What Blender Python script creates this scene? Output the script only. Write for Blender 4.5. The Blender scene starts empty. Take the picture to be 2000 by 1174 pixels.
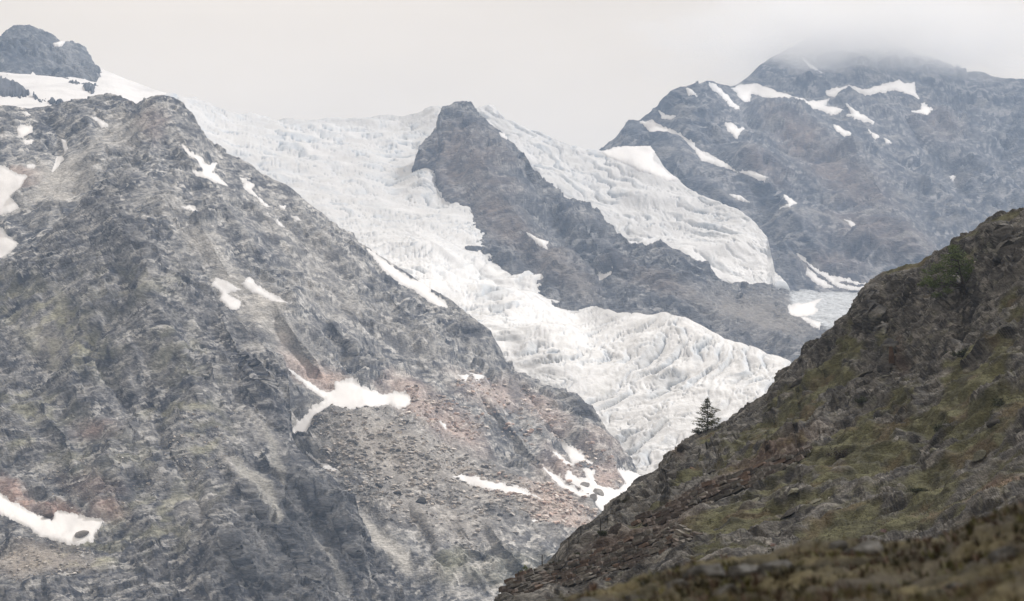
import bpy, bmesh, math, random
import numpy as np
from mathutils import Vector, Matrix

# ------------------------------------------------------------------ camera, sky, sun, exposure
F = 2000 * 70.0 / 36.0            # focal length in pixels of the 2000 px wide photograph
PITCH = math.atan((996 - 587) / F)
sc = bpy.context.scene
cam_d = bpy.data.cameras.new('camera')
cam = bpy.data.objects.new('camera', cam_d)
sc.collection.objects.link(cam)
cam_d.lens = 70.0
cam_d.sensor_width = 36.0
cam_d.sensor_fit = 'HORIZONTAL'
cam_d.clip_start = 0.3
cam_d.clip_end = 40000.0
cam.location = (0, 0, 0)
cam.rotation_euler = (math.pi / 2 + PITCH, 0, 0)
cam_d.dof.use_dof = True
cam_d.dof.focus_distance = 900.0
cam_d.dof.aperture_fstop = 3.0
sc.camera = cam

SUN_AZ, SUN_EL = math.radians(62), math.radians(52)   # azimuth clockwise from +Y
world = bpy.data.worlds.new('World')
sc.world = world
world.use_nodes = True
nt = world.node_tree
nt.nodes.clear()
w_out = nt.nodes.new('ShaderNodeOutputWorld')
w_bg = nt.nodes.new('ShaderNodeBackground')
w_sky = nt.nodes.new('ShaderNodeTexSky')
w_sky.sky_type = 'NISHITA'
w_sky.sun_disc = False
w_sky.sun_elevation = SUN_EL
w_sky.sun_rotation = SUN_AZ
w_sky.air_density = 1.0
w_tc = nt.nodes.new('ShaderNodeTexCoord')
w_map = nt.nodes.new('ShaderNodeMapping')
w_map.inputs['Scale'].default_value = (1.0, 1.0, 3.0)
w_noise = nt.nodes.new('ShaderNodeTexNoise')
w_noise.inputs['Scale'].default_value = 3.4
w_noise.inputs['Detail'].default_value = 5
w_noise.inputs['Roughness'].default_value = 0.5
w_ramp = nt.nodes.new('ShaderNodeValToRGB')           # overcast cloud deck
w_ramp.color_ramp.elements[0].position = 0.3
w_ramp.color_ramp.elements[0].color = (10.3, 8.75, 6.9, 1)
w_ramp.color_ramp.elements[1].position = 0.7
w_ramp.color_ramp.elements[1].color = (12.2, 10.4, 8.3, 1)
w_mix = nt.nodes.new('ShaderNodeMixRGB')
w_mix.inputs['Fac'].default_value = 0.93
nt.links.new(w_tc.outputs['Generated'], w_map.inputs['Vector'])
nt.links.new(w_map.outputs['Vector'], w_noise.inputs['Vector'])
nt.links.new(w_noise.outputs['Fac'], w_ramp.inputs['Fac'])
nt.links.new(w_sky.outputs['Color'], w_mix.inputs['Color1'])
nt.links.new(w_ramp.outputs['Color'], w_mix.inputs['Color2'])
nt.links.new(w_mix.outputs['Color'], w_bg.inputs['Color'])
w_bg.inputs['Strength'].default_value = 0.1
nt.links.new(w_bg.outputs['Background'], w_out.inputs['Surface'])

sun_d = bpy.data.lights.new('sun', 'SUN')
sun_d.energy = 3.0
sun_d.angle = math.radians(2.5)
sun_d.color = (1.0, 0.97, 0.94)
sun = bpy.data.objects.new('sun', sun_d)
sc.collection.objects.link(sun)
to_sun = Vector((math.sin(SUN_AZ) * math.cos(SUN_EL), math.cos(SUN_AZ) * math.cos(SUN_EL), math.sin(SUN_EL)))
sun.rotation_euler = to_sun.to_track_quat('Z', 'Y').to_euler()
sun.location = (0, 0, 3000)

sc.view_settings.view_transform = 'Standard'
sc.view_settings.look = 'None'
sc.view_settings.exposure = 0.0
sc.view_settings.gamma = 1.0
sc.view_settings.use_curve_mapping = False
sc.render.engine = 'CYCLES'
sc.cycles.use_denoising = True
sc.cycles.max_bounces = 12
sc.cycles.diffuse_bounces = 3
sc.cycles.glossy_bounces = 2
sc.cycles.transmission_bounces = 2
sc.cycles.volume_bounces = 10
sc.cycles.transparent_max_bounces = 8
sc.cycles.volume_step_rate = 1.0
sc.cycles.volume_max_steps = 256

# ------------------------------------------------------------------ noise and small maths (numpy)
rng = np.random.default_rng(7)
PERM = rng.permutation(256).astype(np.int32)
PERM2 = np.concatenate([PERM, PERM])
_g = rng.normal(size=(256, 3)).astype(np.float32)
GRAD = _g / np.linalg.norm(_g, axis=1, keepdims=True)
RV = rng.random((256, 4)).astype(np.float32)


def hsh(i, j, k):
    return PERM2[PERM2[PERM2[i & 255] + (j & 255)] + (k & 255)]


def perlin(p):
    p = p.astype(np.float32)
    i0 = np.floor(p).astype(np.int32)
    f = p - i0
    w = f * f * f * (f * (f * 6 - 15) + 10)
    out = np.zeros(len(p), np.float32)
    for dx in (0, 1):
        wx = w[:, 0] if dx else 1 - w[:, 0]
        for dy in (0, 1):
            wy = w[:, 1] if dy else 1 - w[:, 1]
            for dz in (0, 1):
                wz = w[:, 2] if dz else 1 - w[:, 2]
                g = GRAD[hsh(i0[:, 0] + dx, i0[:, 1] + dy, i0[:, 2] + dz)]
                d = g[:, 0] * (f[:, 0] - dx) + g[:, 1] * (f[:, 1] - dy) + g[:, 2] * (f[:, 2] - dz)
                out += wx * wy * wz * d
    return out * 1.6


def fbm(p, octv=4, gain=0.5, lac=2.03):
    a, s, out = 1.0, 1.0, 0
    for o in range(octv):
        out = out + a * perlin(p * s + 17.3 * o)
        a *= gain
        s *= lac
    return out


def ridged(p, octv=4, gain=0.5, lac=2.1):
    a, s, out, tot = 1.0, 1.0, 0, 0
    for o in range(octv):
        n = 1 - np.abs(perlin(p * s + 31.7 * o)) * 1.6
        out = out + a * n
        tot += a
        a *= gain
        s *= lac
    return out / tot


def facet(p, tilt=1.0, step=0.5):
    """blocky relief without gaps: the upper envelope of tilted blocks about jittered cell centres; also a random value for each block"""
    p = p.astype(np.float32)
    b = np.floor(p - 0.5).astype(np.int32)
    best = np.full(len(p), -1e9, np.float32)
    rid = np.zeros(len(p), np.float32)
    for dx in (0, 1):
        for dy in (0, 1):
            for dz in (0, 1):
                c = b + np.array([dx, dy, dz], np.int32)
                h = hsh(c[:, 0], c[:, 1], c[:, 2])
                r = RV[h]
                q = p - (c + 0.2 + 0.6 * r[:, :3])
                g = GRAD[PERM2[h + 7]]
                sc_ = (g * q).sum(1) * (1.1 * tilt) - (q * q).sum(1) * 0.36 + (r[:, 3] - 0.5) * step
                m = sc_ > best
                best[m] = sc_[m]
                rid[m] = RV[PERM2[h + 3], 2][m]
    return best - 0.40, rid


def sstep(a, b, x):
    t = np.clip((x - a) / (b - a), 0, 1)
    return t * t * (3 - 2 * t)


def saw(x):
    f = x - np.floor(x)
    return np.where(f < 0.65, f / 0.65, (1 - f) / 0.35) - 0.5


def seg_dist(u, v, pl, closed=False, along=False):
    """distance to a polyline and the side of its nearest segment (and how far along it the nearest point lies)"""
    best = np.full(u.shape, 1e18)
    side = np.zeros(u.shape)
    pos = np.zeros(u.shape)
    pts = list(pl) + ([pl[0]] if closed else [])
    lens = [math.hypot(b[0] - a[0], b[1] - a[1]) for a, b in zip(pts[:-1], pts[1:])]
    tot, acc = sum(lens), 0.0
    for (x0, y0), (x1, y1), ln in zip(pts[:-1], pts[1:], lens):
        dx, dy = x1 - x0, y1 - y0
        L = dx * dx + dy * dy + 1e-9
        t = np.clip(((u - x0) * dx + (v - y0) * dy) / L, 0, 1)
        ex, ey = u - x0 - t * dx, v - y0 - t * dy
        d = ex * ex + ey * ey
        m = d < best
        best = np.where(m, d, best)
        side = np.where(m, np.sign(dx * ey - dy * ex), side)
        if along:
            pos = np.where(m, (acc + t * ln) / tot, pos)
        acc += ln
    if along:
        return np.sqrt(best), side, pos
    return np.sqrt(best), side


def poly_sd(u, v, pl):
    """signed distance to a polygon, positive inside"""
    d, _ = seg_dist(u, v, pl, True)
    ins = np.zeros(u.shape, bool)
    n = len(pl)
    for i in range(n):
        x0, y0 = pl[i]
        x1, y1 = pl[(i + 1) % n]
        if y0 == y1:
            continue
        c = ((y0 > v) != (y1 > v)) & (u < (x1 - x0) * (v - y0) / (y1 - y0) + x0)
        ins ^= c
    return np.where(ins, d, -d)


CP, SP = math.cos(PITCH), math.sin(PITCH)


def ray(u, v):
    a = (u - 1000.0) / F
    b = (587.0 - v) / F
    y = CP - b * SP
    z = SP + b * CP
    return a / y, z / y


def unproject(u, v, d):
    a, c = ray(u, v)
    return np.stack([a * d, d + 0 * a, c * d], -1)


def blobs(u, v, lst):
    """soft union of ellipses (cx, cy, rx, ry, degrees, strength)"""
    out = np.zeros(u.shape)
    for cx, cy, rx, ry, an, s in lst:
        c, s_ = math.cos(math.radians(an)), math.sin(math.radians(an))
        x, y = u - cx, v - cy
        a = (x * c + y * s_) / rx
        b = (-x * s_ + y * c) / ry
        out = np.maximum(out, s * np.clip(1.35 - np.sqrt(a * a + b * b), 0, 1))
    return out


# ------------------------------------------------------------------ scene helpers
COL = sc.collection


def link(o, parent=None):
    COL.objects.link(o)
    if parent is not None:
        o.parent = parent
    return o


def tag(o, label=None, cat=None, group=None, kind=None):
    if label:
        o['label'] = label
    if cat:
        o['category'] = cat
    if group:
        o['group'] = group
    if kind:
        o['kind'] = kind
    return o


def np_mesh(name, P, quads=None, tris=None, col=None, smooth=True):
    me = bpy.data.meshes.new(name)
    P = np.asarray(P, np.float32)
    me.vertices.add(len(P))
    me.vertices.foreach_set('co', P.ravel())
    idx, starts, n = [], [], 0
    if quads is not None and len(quads):
        idx.append(np.asarray(quads, np.int32).ravel())
        starts.append(np.arange(len(quads), dtype=np.int32) * 4)
        n = len(quads) * 4
    if tris is not None and len(tris):
        idx.append(np.asarray(tris, np.int32).ravel())
        starts.append(n + np.arange(len(tris), dtype=np.int32) * 3)
    idx = np.concatenate(idx)
    starts = np.concatenate(starts)
    me.loops.add(len(idx))
    me.loops.foreach_set('vertex_index', idx)
    me.polygons.add(len(starts))
    me.polygons.foreach_set('loop_start', starts)
    me.polygons.foreach_set('use_smooth', np.full(len(starts), smooth, bool))
    me.update(calc_edges=True)
    if col is not None:
        ca = me.color_attributes.new('Col', 'FLOAT_COLOR', 'POINT')
        c4 = np.ones((len(P), 4), np.float32)
        c4[:, :3] = col
        ca.data.foreach_set('color', c4.ravel())
    return me


def mat_new(name):
    m = bpy.data.materials.new(name)
    m.use_nodes = True
    b = m.node_tree.nodes['Principled BSDF']
    b.inputs['Roughness'].default_value = 0.9
    b.inputs['Specular IOR Level'].default_value = 0.2
    return m, m.node_tree, b


def mat_surface(name, fine, bump, var=(0.6, 1.35), rough=0.9, spec=0.2, coarse=None, stretch=(1, 1, 1), rot=(0, 0, 0)):
    """vertex base colour times fine noise, with fine noise relief; 'fine' is noise size in 1/m"""
    m, nt, b = mat_new(name)
    b.inputs['Roughness'].default_value = rough
    b.inputs['Specular IOR Level'].default_value = spec
    at = nt.nodes.new('ShaderNodeAttribute')
    at.attribute_name = 'Col'
    geo = nt.nodes.new('ShaderNodeNewGeometry')
    mp = nt.nodes.new('ShaderNodeMapping')
    mp.inputs['Scale'].default_value = stretch
    mp.inputs['Rotation'].default_value = rot
    n1 = nt.nodes.new('ShaderNodeTexNoise')
    n1.inputs['Scale'].default_value = fine
    n1.inputs['Detail'].default_value = 5
    n1.inputs['Roughness'].default_value = 0.65
    mr = nt.nodes.new('ShaderNodeMapRange')
    mr.inputs['From Min'].default_value = 0.3
    mr.inputs['From Max'].default_value = 0.7
    mr.inputs['To Min'].default_value = var[0]
    mr.inputs['To Max'].default_value = var[1]
    mul = nt.nodes.new('ShaderNodeVectorMath')
    mul.operation = 'SCALE'
    bm_ = nt.nodes.new('ShaderNodeBump')
    bm_.inputs['Strength'].default_value = 1.0
    bm_.inputs['Distance'].default_value = bump
    nt.links.new(geo.outputs['Position'], mp.inputs['Vector'])
    nt.links.new(mp.outputs['Vector'], n1.inputs['Vector'])
    nt.links.new(n1.outputs['Fac'], mr.inputs['Value'])
    nt.links.new(at.outputs['Color'], mul.inputs[0])
    nt.links.new(mr.outputs['Result'], mul.inputs['Scale'])
    nt.links.new(mul.outputs['Vector'], b.inputs['Base Color'])
    nt.links.new(n1.outputs['Fac'], bm_.inputs['Height'])
    nt.links.new(bm_.outputs['Normal'], b.inputs['Normal'])
    return m


def mat_plain(name, color, rough=0.9, scale=8.0, var=0.35):
    m, nt, b = mat_new(name)
    b.inputs['Roughness'].default_value = rough
    tc = nt.nodes.new('ShaderNodeTexCoord')
    oi = nt.nodes.new('ShaderNodeObjectInfo')
    n1 = nt.nodes.new('ShaderNodeTexNoise')
    n1.inputs['Scale'].default_value = scale
    n1.inputs['Detail'].default_value = 4
    mr = nt.nodes.new('ShaderNodeMapRange')
    mr.inputs['From Min'].default_value = 0.3
    mr.inputs['From Max'].default_value = 0.7
    mr.inputs['To Min'].default_value = 1 - var
    mr.inputs['To Max'].default_value = 1 + var
    mr2 = nt.nodes.new('ShaderNodeMapRange')
    mr2.inputs['To Min'].default_value = 0.65
    mr2.inputs['To Max'].default_value = 1.35
    ml = nt.nodes.new('ShaderNodeMath')
    ml.operation = 'MULTIPLY'
    sclv = nt.nodes.new('ShaderNodeVectorMath')
    sclv.operation = 'SCALE'
    sclv.inputs[0].default_value = color
    nt.links.new(tc.outputs['Object'], n1.inputs['Vector'])
    nt.links.new(n1.outputs['Fac'], mr.inputs['Value'])
    nt.links.new(oi.outputs['Random'], mr2.inputs['Value'])
    nt.links.new(mr.outputs['Result'], ml.inputs[0])
    nt.links.new(mr2.outputs['Result'], ml.inputs[1])
    nt.links.new(ml.outputs['Value'], sclv.inputs['Scale'])
    nt.links.new(sclv.outputs['Vector'], b.inputs['Base Color'])
    return m


# ------------------------------------------------------------------ terrain sheets
class Terrain:
    """a mountain face: distance field through surveyed points (pixel u, v and metres), rugged by real relief"""

    def __init__(self, crest, bottom, ctrl, relief, feats=(), flat=(), fade=True, squash=None, soft=13.0, crest_high=1.0):
        self.soft, self.crest_high = soft, crest_high
        self.fade = fade
        self.crest = np.array(crest, float)
        self.bottom = np.array(bottom, float)
        self.relief = relief
        self.feats = feats
        self.flat = flat            # polygons (u, v) where snow has smoothed the ground
        c = np.array(ctrl, float)
        if squash:                  # steeper faces: distances drawn towards a reference
            c[:, 2] = squash[0] * (c[:, 2] / squash[0]) ** squash[1]
        x = c[:, :2] / 500.0
        r = np.linalg.norm(x[:, None] - x[None], axis=2)
        K = r * r * np.log(r + 1e-9) + np.eye(len(c)) * 2e-4
        n = len(c)
        A = np.zeros((n + 3, n + 3))
        A[:n, :n] = K
        A[:n, n:] = np.c_[np.ones(n), x]
        A[n:, :n] = A[:n, n:].T
        s = np.linalg.solve(A, np.r_[np.log(c[:, 2]), 0, 0, 0])
        self.cx, self.w, self.a = x.astype(np.float32), s[:n].astype(np.float32), s[n:]

    def vc(self, u):
        return np.interp(u, self.crest[:, 0], self.crest[:, 1])

    def vb(self, u):
        return np.interp(u, self.bottom[:, 0], self.bottom[:, 1])

    def depth(self, u, v):
        out = np.full(u.shape, self.a[0]) + self.a[1] * u / 500 + self.a[2] * v / 500
        uu, vv = (u / 500).astype(np.float32), (v / 500).astype(np.float32)
        for (cx, cy), w in zip(self.cx, self.w):
            r2 = (uu - cx) ** 2 + (vv - cy) ** 2
            out += w * 0.5 * r2 * np.log(r2 + 1e-9)
        d = np.exp(out)
        for pl, amp, wl, wr in self.feats:
            lo = np.min(pl, axis=0) - max(wl, wr)
            hi = np.max(pl, axis=0) + max(wl, wr)
            sel = (u > lo[0]) & (u < hi[0]) & (v > lo[1]) & (v < hi[1])
            if not sel.any():
                continue
            ds, sd, pos = seg_dist(u[sel], v[sel], pl, along=True)
            # right of a line drawn downwards has side < 0 in image axes (v down)
            wid = np.where(sd > 0, wl, wr)
            d[sel] -= amp * np.clip(1 - ds / wid, 0, 1) ** 1.3 * sstep(0, 0.22, pos) * sstep(1.0, 0.78, pos)
        return d

    def base(self, u, v):
        return unproject(u, v, self.depth(u, v))

    def normal(self, u, v, P):
        h = 2.5
        a = self.base(u + h, v) - P
        b = self.base(u, v + h) - P
        n = np.cross(b, a)
        n /= np.linalg.norm(n, axis=-1, keepdims=True) + 1e-12
        n = np.where((n * P).sum(-1, keepdims=True) > 0, -n, n)
        return n

    def smooth_mask(self, u, v):
        m = np.zeros(u.shape)
        for pl in self.flat:
            lo = np.min(pl, axis=0) - self.soft - 5
            hi = np.max(pl, axis=0) + self.soft + 5
            sel = (u > lo[0]) & (u < hi[0]) & (v > lo[1]) & (v < hi[1])
            if sel.any():
                sd = poly_sd(u[sel], v[sel], pl)
                m[sel] = np.maximum(m[sel], sstep(-self.soft, 4, sd))
        return m

    def at(self, u, v, lift=0.0, full=False, grid=False):
        """displaced surface points and base colours at pixels (u, v)"""
        u = np.asarray(u, float)
        v = np.asarray(v, float)
        sh = u.shape
        u, v = u.ravel(), v.ravel()
        P = self.base(u, v)
        if grid:                      # u, v form a whole grid: normals from its own differences
            G = P.reshape(sh + (3,))
            n = np.cross(np.gradient(G, axis=0), np.gradient(G, axis=1)).reshape(-1, 3)
            n /= np.linalg.norm(n, axis=1, keepdims=True) + 1e-12
            n = np.where((n * P).sum(1, keepdims=True) > 0, -n, n)
        else:
            n = self.normal(u, v, P)
        near_crest = sstep(0, 70, v - self.vc(u)) if self.fade else 1.0
        low, high, col = self.relief(P.astype(np.float32), u, v, n)
        att = 1 - 0.93 * self.smooth_mask(u, v)
        hc = self.crest_high + (1 - self.crest_high) * (sstep(0, 40, v - self.vc(u)))
        disp = (low * (0.25 + 0.75 * near_crest) + high * hc) * att + lift
        Q = P + n * disp[:, None]
        if full:
            return Q, n, col
        return Q.reshape(sh + (3,))

    def point(self, u, v):
        Q, n, c = self.at(np.array([u]), np.array([v]), full=True)
        return Vector(Q[0]), Vector(n[0])

    def build(self, name, mat, step=2.0, back=1.0, u0=None, u1=None, slope=0.75, clip=False):
        u0 = self.crest[0, 0] if u0 is None else u0
        u1 = self.crest[-1, 0] if u1 is None else u1
        us = np.arange(u0, u1 + 0.1, step)
        vt, vb = self.vc(us), self.vb(us)
        nr = int(np.max(vb - vt) / step) + 2
        t = np.linspace(0, 1, nr)[:, None]
        # rows evenly spaced in pixels: short columns end early and share the rest
        V = vt[None] + t * (vb - vt)[None]
        U = np.repeat(us[None], nr, 0)
        nc = len(us)
        if clip:
            vi = np.arange(vt.min() - step, vb.max() + 2 * step, step)
            nr = len(vi)
            U = np.repeat(us[None], nr, 0)
            W = np.repeat(vi[:, None], nc, 1)
            V = np.clip(W, vt[None], vb[None])
            ok = (W >= vt[None] - step) & (W <= vb[None] + step)
            Q = np.zeros((nr, nc, 3))
            col = np.zeros((nr, nc, 3))
            q, n, c = self.at(U[ok], V[ok], full=True)
            Q[ok], col[ok] = q, c
            first = ok.argmax(0)
            top = Q[first, np.arange(nc)]
            i = np.arange(nr * nc).reshape(nr, nc)
            good = ok[:-1, :-1] & ok[1:, :-1] & ok[:-1, 1:] & ok[1:, 1:]
            quads = np.stack([i[:-1, :-1][good], i[1:, :-1][good], i[1:, 1:][good], i[:-1, 1:][good]], 1)
            tris = []
            for k in range(nc - 1):
                a_, b_ = first[k], first[k + 1]
                if a_ < b_:
                    tris += [(i[r, k], i[r + 1, k], i[b_, k + 1]) for r in range(a_, b_) if ok[r + 1, k]]
                elif b_ < a_:
                    tris += [(i[r, k + 1], i[a_, k], i[r + 1, k + 1]) for r in range(b_, a_) if ok[r + 1, k + 1]]
            VV, CC = Q.reshape(-1, 3), col.reshape(-1, 3)
            if back:
                away = top.copy()
                away[:, 2] = 0
                away /= np.linalg.norm(away, axis=1, keepdims=True)
                rows = [top]
                for L in np.array([7, 18, 40, 80, 150, 260, 420]) * back:
                    q = top + away * L
                    q[:, 2] -= L * slope
                    rows.append(q)
                o0 = nr * nc
                VV = np.concatenate([VV] + rows)
                CC = np.concatenate([CC] + [col[first, np.arange(nc)]] * len(rows))
                j = o0 + np.arange((len(rows) - 1) * nc).reshape(-1, nc)[:, :-1].ravel()
                quads = np.concatenate([quads, np.stack([j, j + 1, j + nc + 1, j + nc], 1)])
            used = np.unique(np.concatenate([quads.ravel(), np.array(tris, int).ravel()]))
            m_ = np.full(len(VV), -1)
            m_[used] = np.arange(len(used))
            me = np_mesh(name, VV[used], quads=m_[quads], tris=m_[np.array(tris, int)] if tris else None, col=CC[used])
            me.materials.append(mat)
            return link(bpy.data.objects.new(name, me))
        Q, n, col = self.at(U, V, full=True, grid=True)
        Q = Q.reshape(nr, nc, 3)
        col = col.reshape(nr, nc, 3)
        bl = np.array([420, 260, 150, 80, 40, 18, 7], float) * back
        away = Q[0].copy()
        away[:, 2] = 0
        away /= np.linalg.norm(away, axis=1, keepdims=True)
        rows = []
        for L in bl:
            q = Q[0] + away * L
            q[:, 2] -= L * slope
            q[:, 2] += perlin(q / (40 * back)) * min(L * 0.15, 20 * back)
            rows.append(q)
        Q = np.concatenate([np.array(rows), Q], 0)
        col = np.concatenate([np.repeat(col[:1], len(bl), 0), col], 0)
        nr += len(bl)
        i = np.arange((nr - 1) * nc).reshape(nr - 1, nc)[:, :-1].ravel()
        quads = np.stack([i, i + nc, i + nc + 1, i + 1], 1)
        me = np_mesh(name, Q.reshape(-1, 3), quads=quads, col=col.reshape(-1, 3))
        me.materials.append(mat)
        o = bpy.data.objects.new(name, me)
        link(o)
        return o

    def patch(self, name, pl, mat, thick=1.2, ragged=3.0, step=2.0, color=(0.86, 0.86, 0.87), margin=5, roughness=0.15, width=7.0):
        """a sheet of snow lying on this terrain inside the outline pl"""
        pl = [tuple(map(float, p)) for p in pl]
        lo = np.min(pl, axis=0) - margin
        hi = np.max(pl, axis=0) + margin
        us = np.arange(lo[0], hi[0] + step, step)
        vs = np.arange(lo[1], hi[1] + step, step)
        U, V = np.meshgrid(us, vs)
        sh = U.shape
        u, v = U.ravel(), V.ravel()
        P = self.base(u, v)
        nz = perlin(P / (0.0035 * P[:, 1:2]) + 3.1) * ragged * 1.2 + perlin(P / (0.0013 * P[:, 1:2])) * ragged * 0.9 + perlin(P / (0.0006 * P[:, 1:2])) * ragged * 0.5
        sd = poly_sd(u, v, pl) + nz
        Q, n, c = self.at(u, v, full=True)
        # the snow lies on the smoothed ground, thin at its rim
        prof = np.clip(sd / width, -1, 1)
        lift = thick * np.where(prof > 0, 0.4 + 0.6 * prof, 0.4 + prof * 2.8)
        lift = lift + thick * roughness * fbm(P / (0.006 * P[:, 1:2]), 3)
        Q = Q + n * lift[:, None]
        keep = (sd > -3.0) & (v >= self.vc(u) - 3)
        idx = np.full(len(u), -1)
        k2 = keep.reshape(sh)
        quadok = k2[:-1, :-1] & k2[1:, :-1] & k2[1:, 1:] & k2[:-1, 1:]
        ids = np.arange(len(u)).reshape(sh)
        q = np.stack([ids[:-1, :-1][quadok], ids[1:, :-1][quadok], ids[1:, 1:][quadok], ids[:-1, 1:][quadok]], 1)
        used = np.unique(q)
        idx[used] = np.arange(len(used))
        dirt = 1 - 0.16 * np.clip(fbm(P[used] / (0.008 * P[used, 1:2]) + 7, 4) + 0.15, 0, 1)
        rim = 1 - 0.22 * np.clip(1 - sd[used] / 4.0, 0, 1)
        cc = np.array(color)[None] * (dirt * rim)[:, None]
        me = np_mesh(name, Q[used], quads=idx[q], col=cc)
        me.materials.append(mat)
        o = bpy.data.objects.new(name, me)
        # origin at the middle of the patch
        c0 = Q[used].mean(0)
        me.transform(Matrix.Translation(-Vector(c0)))
        o.location = c0
        link(o)
        return o


def axes(strike_deg, dip_deg):
    """rotation whose third axis is the normal of tilted rock strata"""
    return np.array((Matrix.Rotation(math.radians(strike_deg), 3, 'Z') @ Matrix.Rotation(math.radians(dip_deg), 3, 'Y')), np.float32)


RIB = np.array(Matrix.Rotation(math.radians(-24), 3, 'Y'), np.float32)


def rock_relief(scale, R, cols, lf=1.0, hf=1.0, strata=1.0, tint=None, aniso=(1, 1, 2.2), rough_mask=None):
    """relief of a rocky mountainside; scale in metres of the finest visible block"""
    base_dark, base_light = np.array(cols[0]), np.array(cols[1])
    A = np.array(aniso, np.float32)

    def f(P, u, v, n):
        s = scale
        X = P @ R
        w = np.stack([perlin(P / (s * 14) + 5.2), perlin(P / (s * 14) + 9.1), perlin(P / (s * 14) + 1.7)], 1) * (s * 1.5)
        Y = (X + 0.25 * w) * A
        G = np.array([1.0, 0.42, 0.42], np.float32)          # ribs and gullies run down the slope
        Z = (P @ RIB + 2.5 * w) * G
        big = fbm(P / (s * 60), 2) * s * 5.0 + (ridged(Z / (s * 48), 3, 0.4) - 0.6) * s * 11.0 + (ridged((P + w) * np.array([1, 0.6, 0.6], np.float32) / (s * 17) + 9, 2) - 0.6) * s * 2.4
        f1, r1 = facet(Y / (s * 12), 1.15, 0.35)
        f2, r2 = facet(Y / (s * 5.5) + 5, 1.25, 0.3)
        f3, r3 = facet(Y / (s * 2.4) + 11, 1.2, 0.25)
        lay = saw(Y[:, 2] / (s * 7.0) + fbm(P / (s * 40), 2) * 0.5)
        lay2 = saw(Y[:, 2] / (s * 2.6) + fbm(P / (s * 22), 2) * 0.5)
        m = (1.0 if rough_mask is None else rough_mask(u, v, P)) * (0.35 + 0.75 * sstep(-0.3, 0.3, fbm(P / (s * 50) + 91, 2)))
        low = lf * big * (0.35 + 0.65 * m)
        high = hf * m * (f1 * s * 3.6 + f2 * s * 1.5 + f3 * s * 0.62 + perlin(P / (s * 1.3)) * s * 0.12) + hf * strata * m * (lay * s * 0.5 + lay2 * s * 0.18)
        k = 0.40 + 0.25 * (r1 - 0.5) + 0.55 * (r2 - 0.5) + 0.60 * (r3 - 0.5) + 0.42 * fbm(P / (s * 18), 4)
        k = np.clip(k, 0, 1.3)[:, None]
        col = base_dark * (1 - k) + base_light * k
        fl, rfl = facet(X * np.array([0.8, 0.8, 2.2], np.float32) / (s * 3.0) + 23, 1, 0)
        col = mixc(col, base_light * 1.35, sstep(0.74, 0.78, rfl) * sstep(-0.2, 0.3, perlin(P / (s * 11) + 77)) * 0.9)
        col = mixc(col, base_dark * 0.75, sstep(0.22, 0.18, rfl) * 0.6)
        if tint is not None:
            col = tint(col, P, u, v, n, r1, r2, s)
        return low, high, np.clip(col, 0.01, 0.9)
    return f


def mixc(col, c, m):
    m = np.clip(m, 0, 1)[:, None]
    return col * (1 - m) + np.array(c)[None] * m
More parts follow.
